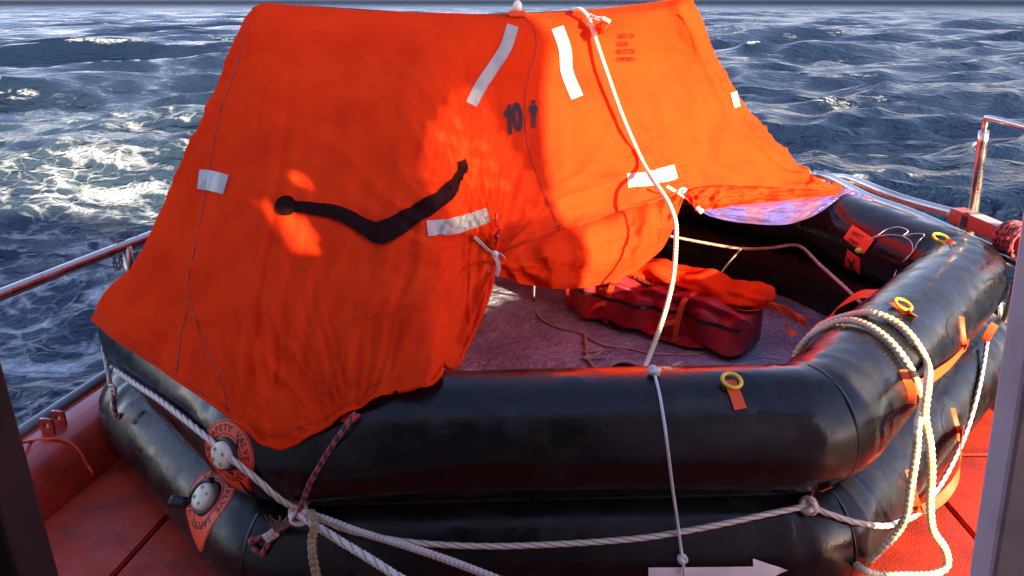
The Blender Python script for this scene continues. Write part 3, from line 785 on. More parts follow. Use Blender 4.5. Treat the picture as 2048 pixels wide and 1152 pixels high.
sheet('hem_tab', [(688, 832, 1.585), (705, 826, 1.575), (722, 828, 1.58)], [(680, 842, 1.56), (695, 846, 1.55), (709, 845, 1.545)], M['canopy'], raft, nq=20, nr=10, bulge=.004, fold=.002, crump=.001)
BSET = [BC, BT]
BFL = bvh_of(flap); BRO = bvh_of(roll)

# ---- decals laid on the cloth
def strip_decal(name, line, w, m, bvhs, off=.004, parent=raft, nx=80, ny=13, solid=.0015, label=None, wf=None):
    L = np.array(line, float); L3 = np.concatenate([L, np.zeros((len(L), 1))], 1)
    D_ = cr(L3, np.linspace(0, len(L) - 1, nx))[:, :2] if len(L) > 2 else np.linspace(L[0], L[1], nx)
    T = np.gradient(D_, axis=0); T /= np.linalg.norm(T, axis=1)[:, None]; N = np.stack([-T[:, 1], T[:, 0]], 1)
    rows = []
    for i in range(nx):
        ww = w if wf is None else w * np.interp(i / (nx - 1), [a for a, b in wf], [b for a, b in wf])
        row = []
        for j in range(ny):
            q_ = D_[i] + N[i] * ww * ((j / (ny - 1)) - .5); h = cast(q_[0], q_[1], bvhs, off)
            row.append(h)
        rows.append(row)
    last = next((h for r_ in rows for h in r_ if h is not None), P(line[0][0], line[0][1], 3.0) if 'line' in locals() else P(corners[0][0], corners[0][1], 3.2))
    for r_ in rows:
        for j in range(ny):
            if r_[j] is None: r_[j] = last
            last = r_[j]
    A = np.array([[tuple(h) for h in r_] for r_ in rows])
    return grid(name, A, m, parent, label=label, solid=0)
CB = [BC]
strip_decal('reflective_tape', [(1026, 52), (1012, 95), (990, 130), (964, 168), (942, 210)], 24, M['tape'], CB)
strip_decal('reflective_tape', [(1115, 56), (1130, 100), (1134, 145), (1154, 196)], 25, M['tape'], CB)
strip_decal('reflective_tape', [(853, 458), (915, 450), (979, 431)], 31, M['tape'], CB)
strip_decal('reflective_tape', [(1254, 362), (1300, 357), (1351, 343)], 28, M['tape'], CB)
strip_decal('reflective_tape', [(398, 360), (425, 363), (453, 371)], 40, M['tape'], CB)
strip_decal('reflective_tape', [(1466, 184), (1474, 214)], 13, M['tape'], CB, nx=10)
strip_decal('drag_band', [(573, 414), (620, 419), (680, 431), (732, 458), (757, 468), (785, 459), (835, 428), (885, 394), (912, 362), (924, 335)], 36, M['brown'], CB, .008, nx=140, wf=[(0, .55), (.3, .85), (.47, 1.3), (.58, 1.15), (.85, .7), (1, .35)])
def disc_decal(name, c, rx, ry, m, bvhs, off, parent=raft, k=28):
    V = [cast(c[0], c[1], bvhs, off) or P(c[0], c[1], 3.0)]; Fc = []
    for rr_ in (.5, 1):
        for i in range(k):
            a = 2 * math.pi * i / k; V.append(cast(c[0] + rx * rr_ * math.cos(a), c[1] + ry * rr_ * math.sin(a), bvhs, off) or V[-1])
    for i in range(k):
        j = (i + 1) % k; Fc += [(0, 1 + i, 1 + j), (1 + i, 1 + k + i, 1 + k + j, 1 + j)]
    return mesh(name, V, Fc, m, parent)
disc_decal('band_patch', (573, 415), 19, 20, M['brown'], CB, .009)
disc_decal('band_patch', (925, 336), 10, 16, M['brown'], CB, .009)
for pl_, rr_ in (([(494, 42), (470, 140), (440, 225), (420, 330), (405, 420), (392, 480), (376, 560), (375, 610), (362, 670), (353, 745)], 3.0), ([(376, 590), (392, 640), (412, 700), (440, 760), (457, 822)], 2.6), ([(1047, 32), (1068, 60), (1072, 95), (1060, 140), (1050, 190), (1053, 280), (1070, 340), (1092, 400), (1120, 462)], 2.4)):
    pp = [p for p in (cast(x, y, CB, .0005) for x, y in pl_) if p]
    sweep('seam', path([tuple(a) for a in np.array(cr(np.array([(x, y, 0) for x, y in pl_], float), np.linspace(0, len(pl_) - 1, 50)))[:, :2].tolist()], CB, .0004), .0016 * rr_ / 2.6, M['seam'], raft, 6, .008)

def text_faces(s, shear=0, weight=0.0):
    cu = bpy.data.curves.new('t', 'FONT'); cu.body = s; cu.align_x = 'LEFT'; cu.size = 1; cu.offset = weight; cu.shear = shear; cu.resolution_u = 3
    o = bpy.data.objects.new('t', cu); COL.objects.link(o); bpy.context.view_layer.update()
    me = o.to_mesh(); bm = bmesh.new(); bm.from_mesh(me); o.to_mesh_clear()
    bmesh.ops.triangulate(bm, faces=bm.faces[:])
    bmesh.ops.subdivide_edges(bm, edges=[e for e in bm.edges if e.calc_length() > .25], cuts=1, use_grid_fill=False)
    bmesh.ops.triangulate(bm, faces=bm.faces[:])
    V = [(v.co.x, v.co.y) for v in bm.verts]; Fc = [tuple(v.index for v in f.verts) for f in bm.faces]; bm.free()
    bpy.data.objects.remove(o); bpy.data.curves.remove(cu)
    return np.array(V), Fc
def text_px(s, x, y, w, h, bvhs, m, parent, off=.0045, rot=0, shear=0, weight=.0, name='lettering', skew=0):
    V, Fc = text_faces(s, shear, weight)
    mn = V.min(0); mx = V.max(0); V = (V - mn) / (mx - mn)
    out = []; ca, sa = math.cos(rot), math.sin(rot)
    for a, b in V:
        dx, dy = a * w, -b * h; q_ = (x + dx * ca - dy * sa + skew * b, y + dx * sa + dy * ca)
        out.append(cast(q_[0], q_[1], bvhs, off) or out[-1])
    return mesh(name, out, Fc, m, parent, False)
text_px('0', 1027, 266, 21, 60, CB, M['print'], raft, rot=R(-5), weight=.045)
mesh('lettering', [cast(a, b, CB, .0046) for a, b in ((1008, 226), (1013, 221), (1016.5, 210), (1021.5, 209.5), (1024, 269), (1017.5, 270.5), (1015.5, 233), (1008, 238))], [(0, 1, 6, 7), (1, 2, 3, 6), (3, 4, 5, 6)], M['print'], raft, False)
# standing figure pictogram
def figure_px(cx, cy, s):
    def pt(a, b): return cast(cx + a * s, cy + b * s, CB, .0045)
    hd = [pt(3.6 * math.cos(a) , -25 + 4.6 * math.sin(a)) for a in np.linspace(0, 2 * math.pi, 14, endpoint=False)]
    polys = [hd,
             [pt(a, b) for a, b in ((-3, -20), (3, -20), (7, -17), (10, -8), (6.5, -1), (5.5, -2), (7.5, -8), (5, -12), (4.5, 2), (-4.5, 2), (-5, -12), (-7.5, -8), (-5.5, -2), (-6.5, -1), (-10, -8), (-7, -17))],
             [pt(a, b) for a, b in ((-4.6, 2), (-.5, 2), (-.8, 16), (-1.2, 28), (-4, 28), (-4.2, 14))],
             [pt(a, b) for a, b in ((.5, 2), (4.6, 2), (4.4, 14), (4.6, 27), (1.8, 27.5), (1.0, 15))]]
    V = []; Fc = []
    for p in polys:
        Fc.append(tuple(range(len(V), len(V) + len(p)))); V += p
    return mesh('pictogram', V, Fc, M['print'], raft, False)
figure_px(1067, 230, 1.0)
for s, y, w in (('SEATH  OF', 77, 31), ('RADAR', 93, 21), ('REFLECTOR', 108, 36), ('SUPPORT', 124, 30)):
    text_px(s, 1234 + (3 if y == 77 else (1 if y == 93 else 0)), y, w, 9.5, CB, M['redprint'], raft, off=.007, rot=R(-1.5), weight=.018)
text_px('E', 1265.5, 122, 3.5, 6, CB, M['redprint'], raft, rot=R(-1.5))
q = [cast(1267 + 4 * math.cos(a), 118.8 + 5 * math.sin(a), CB, .004) for a in np.linspace(0, 2 * math.pi, 14, endpoint=False)]
sweep('letter_ring', q, .0008, M['seam'], raft, 5, .004, closed=True)

# ribbons
def ribbon(name, pts, w, m, parent, wd=None, ds=.006, twist=0, tw0=0, label=None):
    C_, s = resample(pts, ds); T, N, B = frames(C_)
    rows = []
    for i in range(len(C_)):
        if wd is not None:
            a = np.array(wd, float); a = a - T[i] * a.dot(T[i]); a /= np.linalg.norm(a) + 1e-9; b = np.cross(T[i], a)
        else: a, b = N[i], B[i]
        t = tw0 + twist * i / len(C_); d = a * math.cos(t) + b * math.sin(t); th = np.cross(T[i], d) * .0011
        h = w / 2
        rows.append([C_[i] - d * h + th, C_[i] + d * h + th, C_[i] + d * h - th, C_[i] - d * h - th])
    return grid(name, np.array(rows), m, parent, ck=True, caps=True, label=label, smooth=False)
tieA = [P(950, 474, 2.15), P(962, 486, 2.18), P(976, 500, 2.21), P(988, 508, 2.23), P(1000, 508, 2.23), P(1010, 516, 2.22)]
ribbon('tie_ribbon', tieA, .010, M['cotton'], raft, wd=(.7, 0, .7), twist=1)
ribbon('tie_ribbon', [P(986, 506, 2.22), P(994, 520, 2.215), P(997, 536, 2.21), P(993, 552, 2.21)], .013, M['cotton'], raft, wd=(1, 0, .1), twist=.6)
ball('tie_knot', P(990, 508, 2.22), .010, M['cotton'], raft, lump=.3)
ribbon('tie_ribbon', [P(1334, 372, 2.74), P(1345, 379, 2.76), P(1357, 386, 2.78), P(1368, 396, 2.78)], .011, M['cotton'], raft, wd=(.7, 0, .7), twist=.8)
ribbon('tie_ribbon', [P(1358, 386, 2.77), P(1362, 378, 2.76), P(1371, 379, 2.76), P(1366, 386, 2.77)], .012, M['cotton'], raft, wd=(1, 0, .3))
sweep('toggle', [P(1393, 416, 2.86), P(1404, 424, 2.84)], .011, M['white'], raft, 10, .006, spline=False)
# canopy light
lc = P(1035, 27, 3.16)
lamp = box('lamp_base', (.075, .05, .022), tuple(lc), M['orange'], raft, bev=.005)
ball('lamp_dome', lc + V3(0, 0, .026), .018, M['white'], raft, squash=(1, 1, 1.3))
# radar pocket at the ridge
sheet('pocket', [(1188, 52, 3.03), (1205, 44, 3.03), (1224, 50, 3.05)], [(1196, 70, 3.0), (1206, 68, 2.98), (1214, 62, 3.0)], M['canopy'], raft, nq=24, nr=14, bulge=.03, fold=.006, crump=.003)
sweep('pocket_cord', [P(1180, 28, 3.08), P(1192, 34, 3.02), P(1205, 36, 3.0), P(1214, 38, 3.0)], .0035, M['rope_white'], raft, 6, .006)
sweep('pocket_cord', [P(1184, 36, 3.04), P(1196, 40, 3.0), P(1208, 40, 3.0)], .0035, M['rope_white'], raft, 6, .006)
sweep('toggle', [P(1205, 36, 2.99), P(1220, 44, 2.98)], .008, M['white'], raft, 9, .006, spline=False)

# ---- safety valves on the port tubes
def ring_text(name, s, c, n, up, r, hgt, a0, a1, bv, m, parent, off, squash=1.0):
    """letters set round a circle on the surface round point c"""
    e1 = up.cross(n).normalized(); e2 = n.cross(e1).normalized()
    V2 = []; F2 = []; k = len(s)
    for i, ch in enumerate(s):
        if ch == ' ': continue
        V, Fc = text_faces(ch, 0, .02); w = V[:, 0].max() - V[:, 0].min()
        V = V - [(V[:, 0].max() + V[:, 0].min()) / 2, 0]; V = V / .73 * hgt * [.95, 1]
        a = a0 + (a1 - a0) * (i + .5) / k; b0 = len(V2)
        for x, y in V:
            rr_ = r + y; aa = a + (x / r)
            V2.append((rr_ * math.sin(aa), rr_ * math.cos(aa) * squash))
        F2 += [tuple(j + b0 for j in f) for f in Fc]
    out = []
    for x, y in V2:
        o_ = c + e1 * x + e2 * y + n * .25; h = bv.ray_cast(o_, -n)
        out.append(h[0] + h[1] * (off if h[1].dot(n) > 0 else -off) if h[0] is not None else out[-1])
    return mesh(name, out, F2, m, parent, False)
def valve(px, py, n, bv, r, a_tip, label=None, tilt=0, cap_out=.03, arm=True, a_text=0.0):
    h = cast(px, py, [bv]); n = (h - cast(px, py, [bv], -.1)).normalized(); up = Vector((0, 0, 1)); up = (up - n * up.dot(n)).normalized()
    up = Matrix.Rotation(tilt, 3, n) @ up
    e1 = up.cross(n).normalized(); e2 = up
    # egg shaped orange label
    rows = []; K = 72
    def rad(a, rr_):
        d = math.cos(a - a_tip); return rr_ * (1 + .38 * max(0, d) ** 8)
    for q_ in np.linspace(.50, 1.0, 9):
        row = []
        for i in range(K):
            a = 2 * math.pi * i / K; rr_ = rad(a, r) if q_ > .99 else rad(a, r) * q_ if q_ > .55 else r * .5
            o_ = h + e1 * rr_ * math.sin(a) + e2 * rr_ * math.cos(a) + n * .25; g = bv.ray_cast(o_, -n)
            row.append(tuple(g[0] + g[1] * .0015) if g[0] is not None else rows[-1][i])
        rows.append(row)
    lb = grid('valve_label', rows, M['label'], raft, ck=True)
    for f_ in (.60, .955):
        q_ = []
        for i in range(60):
            a = 2 * math.pi * i / 60; rr_ = rad(a, r) * f_; g = bv.ray_cast(h + e1 * rr_ * math.sin(a) + e2 * rr_ * math.cos(a) + n * .25, -n)
            if g[0] is not None: q_.append(g[0] + g[1] * .0018)
        sweep('label_line', q_, .0009, M['print'], lb, 5, .006, closed=True)
    ring_text('lettering', 'SAFETY VALVE SAFETY VALVE ', h, n, e2, r * .68, r * .19, a_text, a_text + 2 * math.pi, bv, M['print'], lb, .0022)
    # black collar, white cap with holes
    cm = Matrix((e1, n.cross(e1), n)).transposed().to_4x4(); cm.translation = h
    def lathe(nm, prof, m, parent, k=28, sq=1.0):
        A = np.array([[tuple(cm @ Vector((rr_ * math.cos(2 * math.pi * i / k), rr_ * sq * math.sin(2 * math.pi * i / k), z))) for i in range(k)] for rr_, z in prof])
        return grid(nm, A, m, parent, ck=True)
    cap = lathe('valve_cap', [(.000, .024), (r * .30, .024), (r * .39, .019), (r * .41, .008), (r * .41, -.01)], M['white'], raft)
    lathe('valve_collar', [(r * .41, .006), (r * .47, .008), (r * .52, .002), (r * .52, -.01)], M['rubberd'], raft)
    for i in range(4):
        a = i * 1.571 + .6; c_ = cm @ Vector((r * .24 * math.cos(a), r * .24 * math.sin(a), .0245)); 
        k = 14; V = [cm @ Vector((r * .24 * math.cos(a) + .0055 * math.cos(t), r * .24 * math.sin(a) + .0055 * math.sin(t), .0246)) for t in np.linspace(0, 2 * math.pi, k, endpoint=False)]
        mesh('cap_hole', V, [tuple(range(k))], M['hole'], cap, False)
    return h, e1, e2, n
bn_ = Vector((RP[0].y - RP[1].y, -(RP[0].x - RP[1].x), 0)).normalized()      # outward of the port-forward side
if bn_.dot(Vector((RP[0].x - CEN.x, RP[0].y - CEN.y, 0))) < 0: bn_ = -bn_
h1, e1, e2, nv = valve(414, 996, bn_, BTL, .094, math.pi * .88, a_text=-1.15)
sweep('inflation_hose', [h1 - e1 * .012 + e2 * .046 + nv * .010, h1 - e1 * .040 + e2 * .026 + nv * .012, h1 - e1 * .048 - e2 * .008 + nv * .012, h1 - e1 * .046 - e2 * .040 + nv * .012], .0085, M['rubberd'], raft, 12, .008)
sweep('hose_nozzle', [h1 - e1 * .044 - e2 * .040 + nv * .014, h1 - e1 * .078 - e2 * .058 + nv * .034], .016, M['rubberd'], raft, 12, .008, spline=False)
valve(452, 908, bn_, BTU, .084, math.pi * .95, a_text=-1.3)

# ---- rings and straps
def ring_at(c, ax, r1, r2, m, parent, name='ring'):
    ax = ax.normalized(); a = ax.orthogonal().normalized(); b = ax.cross(a)
    return sweep(name, [c + (a * math.cos(t) + b * math.sin(t)) * r1 for t in np.linspace(0, 2 * math.pi, 20, endpoint=False)], r2, m, parent, 10, .006, closed=True)
def strap_px(pxs, w, off=.003, m=None, bv=None, parent=raft, wd=(1, 0, 0), name='strap', **k):
    return ribbon(name, path(pxs, bv or [BT], off), w, m or M['orange'], parent, wd=wd, **k)
st = strap_px([(1459, 764), (1464, 778), (1471, 795), (1477, 812), (1480, 820)], .031, .006)
c = cast(1462, 769, [BTU], .014); ring_at(c, V3(.1, -.35, .9), .024, .0048, M['yellow'], st)
st = strap_px([(1781, 612), (1795, 618), (1812, 630), (1828, 638)], .026, .010, wd=(.5, -.7, 0)); c = cast(1802, 621, [BTU], .022); ring_at(c, V3(.25, -.3, .9), .026, .0048, M['yellow'], st)
disc_decal('strap_patch', (1803, 626), 42, 26, M['rubber'], [BTU], .0015)
disc_decal('strap_patch', (1478, 797), 44, 52, M['rubber'], [BTU], .0013)
disc_decal('strap_patch', (1922, 655), 30, 34, M['rubber'], [BTU], .0013)
st = strap_px([(1895, 482), (1908, 490), (1922, 496, 3.02)], .016, .008, wd=(.3, .8, 0)); c = cast(1884, 482, [BTU], .02) or P(1884, 482, 3.2); ring_at(c, V3(.1, -.3, .9), .030, .0055, M['yellow'], st)
# long loops of orange webbing on the starboard side
strap_px([(1920, 634), (1922, 655), (1925, 680), (1928, 692)], .020, .004, wd=(1, .3, 0))
ribbon('grab_strap', path([(1928, 684), *[front(*q_, [BT], .03) for q_ in ((1926, 700, 2.60), (1900, 728, 2.5), (1868, 752, 2.3), (1840, 772, 2.2))], (1818, 782)], [BT], .012), .034, M['orange'], raft, wd=(.2, 0, 1), twist=.5)
ribbon('grab_strap', path([(1800, 742), (1806, 760), (1814, 775), (1817, 790), (1814, 806)], [BT], .010), .022, M['orange'], raft, wd=(1, 0, 0), twist=.8)
strap_px([(1903, 817), (1908, 838), (1914, 860), (1918, 880)], .018, .004, wd=(1, .3, 0))
disc_decal('strap_patch', (1906, 838), 24, 34, M['rubber'], [BTL], .0013)
ribbon('grab_strap', path([(1916, 858), *[front(*q_, [BT], .03) for q_ in ((1922, 900, 1.98), (1916, 948, 1.92), (1895, 985, 1.88), (1868, 1008, 1.84), (1842, 1020, 1.82))], (1832, 1008)], [BT], .012), .030, M['orange'], raft, wd=(.3, 0, 1), twist=1.2)
ribbon('grab_strap', path([(1808, 942), (1814, 962), (1826, 985, 1.83), (1834, 1012, 1.82)], [BT], .014), .022, M['orange'], raft, wd=(1, 0, 0), twist=.6)
ribbon('line_strap', path([(1650, 970), (1634, 982), (1620, 992), (1612, 1012)], [BT], .012), .030, M['orange'], raft, wd=(.8, 0, .4), twist=1.1)
ribbon('line_strap', path([(1990, 648, 2.62), (1980, 664, 2.60), (1970, 682, 2.58)], [BT], .01), .028, M['orange'], raft, wd=(1, 0, .1), twist=.8)
ribbon('line_strap', path([(228, 712, 2.28), (236, 726, 2.24), (243, 736, 2.22)], [BT], .008), .016, M['label'], raft, wd=(1, 0, .1))
ribbon('inner_strap', [P(1752, 588, 2.55), P(1718, 590, 2.62), P(1680, 612, 2.72), P(1655, 640, 2.70), P(1636, 662, 2.60)], .045, M['orange'], raft, wd=(.3, 1, .3), twist=.8)

# ---- knife pocket and warning patches on the far starboard tube
def quad_decal(name, corners, m, bvhs, off, parent=raft, n=12):
    c = np.array(corners, float); rows = []; last = None
    for i in range(n + 1):
        row = []
        for j in range(n + 1):
            u, v = i / n, j / n
            q_ = c[0] * (1 - u) * (1 - v) + c[1] * u * (1 - v) + c[2] * u * v + c[3] * (1 - u) * v
            h = cast(q_[0], q_[1], bvhs, off); last = h if h is not None else last; row.append(last)
        rows.append(row)
    last = next((h for r_ in rows for h in r_ if h is not None), P(line[0][0], line[0][1], 3.0) if 'line' in locals() else P(corners[0][0], corners[0][1], 3.2))
    A = np.array([[tuple(h if h is not None else last) for h in r_] for r_ in rows])
    return grid(name, A, m, parent)
INB = [BTU]
kp = quad_decal('knife_pocket', [(1708, 451), (1752, 480), (1731, 508), (1690, 476)], M['label'], INB, .010)
text_px('SAFETY', 1706, 469, 25, 9, INB, M['print'], kp, .0125, rot=R(32), weight=.01)
text_px('KNIFE', 1700, 483, 20, 9, INB, M['print'], kp, .0125, rot=R(34), weight=.01)
kh = cast(1724, 501, INB, .016); ball('knife_handle', kh, .017, M['lime'], raft, squash=(1.1, .8, .8))
wpatch = quad_decal('warning_patch', [(1696, 498), (1721, 516), (1721, 560), (1688, 532)], M['label'], INB, .003)
for a, b in (((1697, 517), (1713, 545)), ((1711, 518), (1698, 538))):
    strip_decal('mark', [a, b], 3.5, M['print'], INB, .005, wpatch, 8, 2)
tw = [(1738, 482), (1760, 472), (1776, 462), (1800, 458), (1818, 466), (1808, 474)]
sweep('knife_cord', path(tw, [BTU], .012), .0018, M['twine'], raft, 5, .008)
sweep('knife_cord', path([(1728, 500), (1732, 485), (1752, 476), (1778, 471), (1806, 474), (1824, 486), (1826, 505), (1812, 520), (1796, 540), (1790, 555)], [BTU], .006), .0018, M['twine'], raft, 5, .008)
sweep('knife_cord', path([(1808, 474), (1830, 470), (1850, 472), (1838, 486), (1830, 502), (1815, 520)], [BTU], .008), .0018, M['twine'], raft, 5, .008)

# ---- white arrow on the lower tube
strip_decal('arrow_mark', [(1296, 1143), (1400, 1142), (1507, 1141)], 20, M['arrow'], [BTL], .005)
strip_decal('arrow_mark', [(1505, 1140), (1574, 1138)], 50, M['arrow'], [BTL], .0056, wf=[(0, 1), (1, .02)])

# ---- drain ring and lines inside
dc = cast(1248, 740, [BF], .004) or G(1248, 740, .08)
ring_at(dc + V3(0, 0, .004), V3(0, 0, 1), .062, .010, M['foil'], raft, 'drain_rim')
k = 24; mesh('drain_hole', [dc + V3(.055 * math.cos(t), .055 * math.sin(t), .004) for t in np.linspace(0, 2 * math.pi, k, endpoint=False)], [tuple(range(k))], M['brown'], raft, False)
il = [P(1340, 472, 3.75), P(1400, 484, 3.72), P(1480, 497, 3.68), P(1540, 496, 3.6), P(1597, 492, 3.5), P(1640, 530, 3.2), P(1690, 575, 2.95), P(1722, 606, 2.8)]
sweep('inner_line', il, .0075, M['rope_rust'], raft, 9, .005, profile='laid')
sweep('inner_line', [P(1482, 498, 3.66), P(1450, 535, 3.4), P(1408, 592, 3.2)], .0045, M['rope_rust'], raft, 7, .006, profile='laid')
sweep('inner_line', path([(1068, 570, 3.3), (1068, 600), (1078, 635), (1110, 655), (1160, 668), (1200, 690), (1260, 700), (1310, 710), (1400, 712)], [BF], .006), .006, M['rope_rust'], raft, 7, .006, profile='laid')
fr = thing('floor_rope', 'stained rope lying coiled on the raft floor round the drain ring', 'rope', tuple(dc))
sweep('rope_run', path([(1170, 672), (1172, 700), (1176, 720), (1188, 738), (1215, 752), (1258, 757), (1282, 745), (1270, 730), (1240, 727), (1218, 736), (1210, 745)], [BF], .008), .008, M['rope_rust'], fr, 8, .006, profile='laid')
sweep('rope_wrap', path([(1165, 708), (1185, 708), (1205, 706), (1190, 716), (1166, 722), (1190, 722), (1212, 720)], [BF], .014), .007, M['rope_rust'], fr, 8, .006, profile='laid')

# ------------------------------------------------------------------ equipment bag and pouch in the raft
bf0 = Vector((.25, 3.50)); bf1 = Vector((.99, 2.93)); bd = (bf1 - bf0).normalized(); bn2 = Vector((-bd.y, bd.x)); bn2 = bn2 if bn2.y > 0 else -bn2
BL, BW, BH = (bf1 - bf0).length, .26, .22
bc = (bf0 + bf1) / 2 + bn2 * BW / 2
bag = thing('equipment_bag', 'dark red zipped equipment bag lying on the raft floor', 'bag', (bc.x, bc.y, .085))
bmx = Matrix.Translation((bc.x, bc.y, .085 + BH / 2)) @ Matrix.Rotation(math.atan2(bd.y, bd.x), 4, 'Z')
def soft_box(nm, L, Wd, H, mtx, m, parent, e=.22, n=60, k=48, wr=.028, seed=0):
    rows = []
    for i in range(n + 1):
        x = -1 + 2 * i / n; xx = math.copysign(abs(x) ** .8, x)
        sc = (1 - abs(x) ** 26) ** .5 if abs(x) < 1 else 0
        sc = max(sc, .001); row = []
        for j in range(k):
            a = 2 * math.pi * j / k; ca, sa = math.cos(a), math.sin(a)
            y = math.copysign(abs(ca) ** (e * 2), ca) * Wd / 2 * sc; z = math.copysign(abs(sa) ** (e * 2), sa) * H / 2 * sc
            d = wr * float(pn(x * 4 + seed, a * 1.3 + seed)) * 2 * sc
            row.append(tuple(mtx @ Vector((x * L / 2, y * (1 + d / Wd * 3), z + (d if z > 0 else 0)))))
        rows.append(row)
    return grid(nm, rows, m, parent, ck=True)
bbody = soft_box('bag_body', BL * 1.04, BW, BH, bmx, M['bag'], bag, e=.14)
zl = [bmx @ Vector((x * BL / 2, -BW / 2 - .013, .035 + .006 * math.sin(x * 4))) for x in np.linspace(-.93, .97, 24)]
BBV = bvh_of(bbody); _n = Vector((bn2.x, bn2.y, 0))
zl = [(lambda g: g[0] - _n * .005 if g[0] is not None else z_)(BBV.ray_cast(z_ - _n * .2, _n)) for z_ in zl]
ribbon('zip', zl, .018, M['print'], bag, wd=(0, 0, 1))
box('zip_pull', (.022, .006, .012), tuple(zl[11] + V3(0, -.008, 0)), M['chain'], bag, bev=.002)
for x in (-.42, .36):
    q = [bmx @ Vector((x * BL / 2 + .03 * s_, y, z)) for y, z, s_ in ((-BW / 2 - .006, -BH / 2 + .01, -.3), (-BW / 2 - .012, 0, 0), (-BW / 2 - .005, BH / 2 - .005, .6), (-BW / 4, BH / 2 + .012, .9), (0, BH / 2 + .01, 1))]
    ribbon('bag_strap', q, .026, M['orange'], bag, wd=(bd.x, bd.y, 0))
    q = [bmx @ Vector((x * BL / 2 + a, -BW / 2 + b, c)) for a, b, c in ((.0, -.012, .01), (-.05, -.03, -.01), (-.09, -.03, -.06), (-.13, -.01, -.09))]
    ribbon('bag_strap', q, .022, M['orange'], bag, wd=(.2, 0, 1), twist=1)
pm = Matrix.Translation((bc.x + bn2.x * .07 + bd.x * .02, bc.y + bn2.y * .07 + bd.y * .02, 0.085 + BH + .022)) @ Matrix.Rotation(math.atan2(bd.y, bd.x), 4, 'Z')
pouch = thing('pouch', 'bright orange soft pouch tied on top of the dark red bag', 'pouch', tuple(pm.translation))
pbody = soft_box('pouch_body', BL * 1.06, .21, .085, pm, M['canopy'], pouch, e=.42, wr=.02, seed=4)
PBV = bvh_of(pbody)
text_px('RADAR REFLECTOR', 1262, 561, 118, 12, [PBV], M['print'], pouch, .004, rot=R(14), weight=.01)
pe = pm @ Vector((BL * .54, -.03, -.02))
for k_, (dx, dy, dz) in enumerate(((.10, -.03, -.05), (.05, -.08, -.07), (.13, .02, -.06))):
    ribbon('pouch_strap', [pe - Vector((bd.x * .06, bd.y * .06, 0)), pe, pe + V3(dx * .5, dy * .5, dz * .2), pe + V3(dx, dy, dz), pe + V3(dx + .02, dy - .03, dz - .02)], .034, M['orange'], pouch, wd=(0, .5, 1), twist=1.5 + k_)
# loose fold of the pouch along its front
q0 = [pm @ Vector((x * BL / 2, -.085 - .015 * math.sin(x * 9), -.035 + .01 * math.sin(x * 14))) for x in np.linspace(-.95, 1.0, 14)]
ribbon('pouch_flap', q0, .055, M['orange'], pouch, wd=(0, -.8, .5), twist=.25)
yh = cast(1396, 600, [PBV], .012) or P(1396, 600, 3.2)
yt = thing('yellow_block', 'small yellow block with dark centre tied on the orange pouch', 'light', tuple(yh))  # yellow block, its use not known
ym = Matrix.Translation(yh) @ Matrix.Rotation(math.atan2(bd.y, bd.x), 4, 'Z') @ Matrix.Rotation(R(40), 4, 'X')
box('block_half', (.045, .045, .03), None, M['yellow'], yt, mtx=ym @ Matrix.Translation((-.042, 0, 0)), bev=.006)
box('block_half', (.045, .045, .03), None, M['yellow'], yt, mtx=ym @ Matrix.Translation((.042, 0, 0)), bev=.006)
box('block_core', (.045, .035, .034), None, M['brown'], yt, mtx=ym, bev=.008)

# ------------------------------------------------------------------ ropes
def knot(c, r, m, parent, seed=0, name='knot', loops=3):
    rs_ = random.Random(seed); q = []
    a = Vector((rs_.uniform(-1, 1), rs_.uniform(-1, 1), rs_.uniform(-1, 1))).normalized(); b = a.orthogonal().normalized(); c2 = a.cross(b)
    for i in range(24 * loops // 2):
        t = i * 2 * math.pi * 2 / 24
        q.append(c + (b * math.cos(t) * (2 + .5 * math.cos(1.5 * t)) + c2 * math.sin(t) * (2 + .5 * math.cos(1.5 * t)) + a * math.sin(1.5 * t) * 1.2) * r * .62)
    return sweep(name, q, r, m, parent, 8, r * .5, profile='laid')
ll = path([(240, 737), (280, 765), (330, 800), (380, 838), (430, 878), (475, 916), (520, 952), (565, 990), (600, 1024)], [BT], .014)
l1 = sweep('grab_line', ll, 0.0078, M['rope_white'], raft, 12, .003, profile='laid')
ll = path([(600, 1024), (640, 1042), (700, 1062), (775, 1078), (850, 1086), (940, 1091), (1020, 1091), (1120, 1087), (1200, 1082), (1290, 1074), (1365, 1063), (1450, 1048), (1530, 1032), (1612, 1015)], [BT], .014)
sweep('grab_line', ll, 0.0078, M['rope_white'], raft, 12, .003, profile='laid')
ll2 = path([(1612, 1015), (1660, 1032), (1710, 1046), (1760, 1050), (1800, 1043, 1.74), *[front(*q_, [BT]) for q_ in ((1832, 1030, 1.82), (1860, 998, 1.90), (1895, 945, 2.02), (1930, 870, 2.2), (1952, 800, 2.36), (1966, 735, 2.5), (1974, 684, 2.6))]], [BT], .013)
sweep('grab_line', ll2, 0.0078, M['rope_white'], raft, 12, .003, profile='laid')
knot(ll[-1], .011, M['rope_white'], raft, 2); knot(ll[0], .012, M['rope_white'], raft, 3)
sweep('line_shackle', [P(585, 1030, 1.52), P(590, 1042, 1.50), P(602, 1044, 1.50), P(612, 1034, 1.50)], .011, M['cotton'], raft, 10, .006)
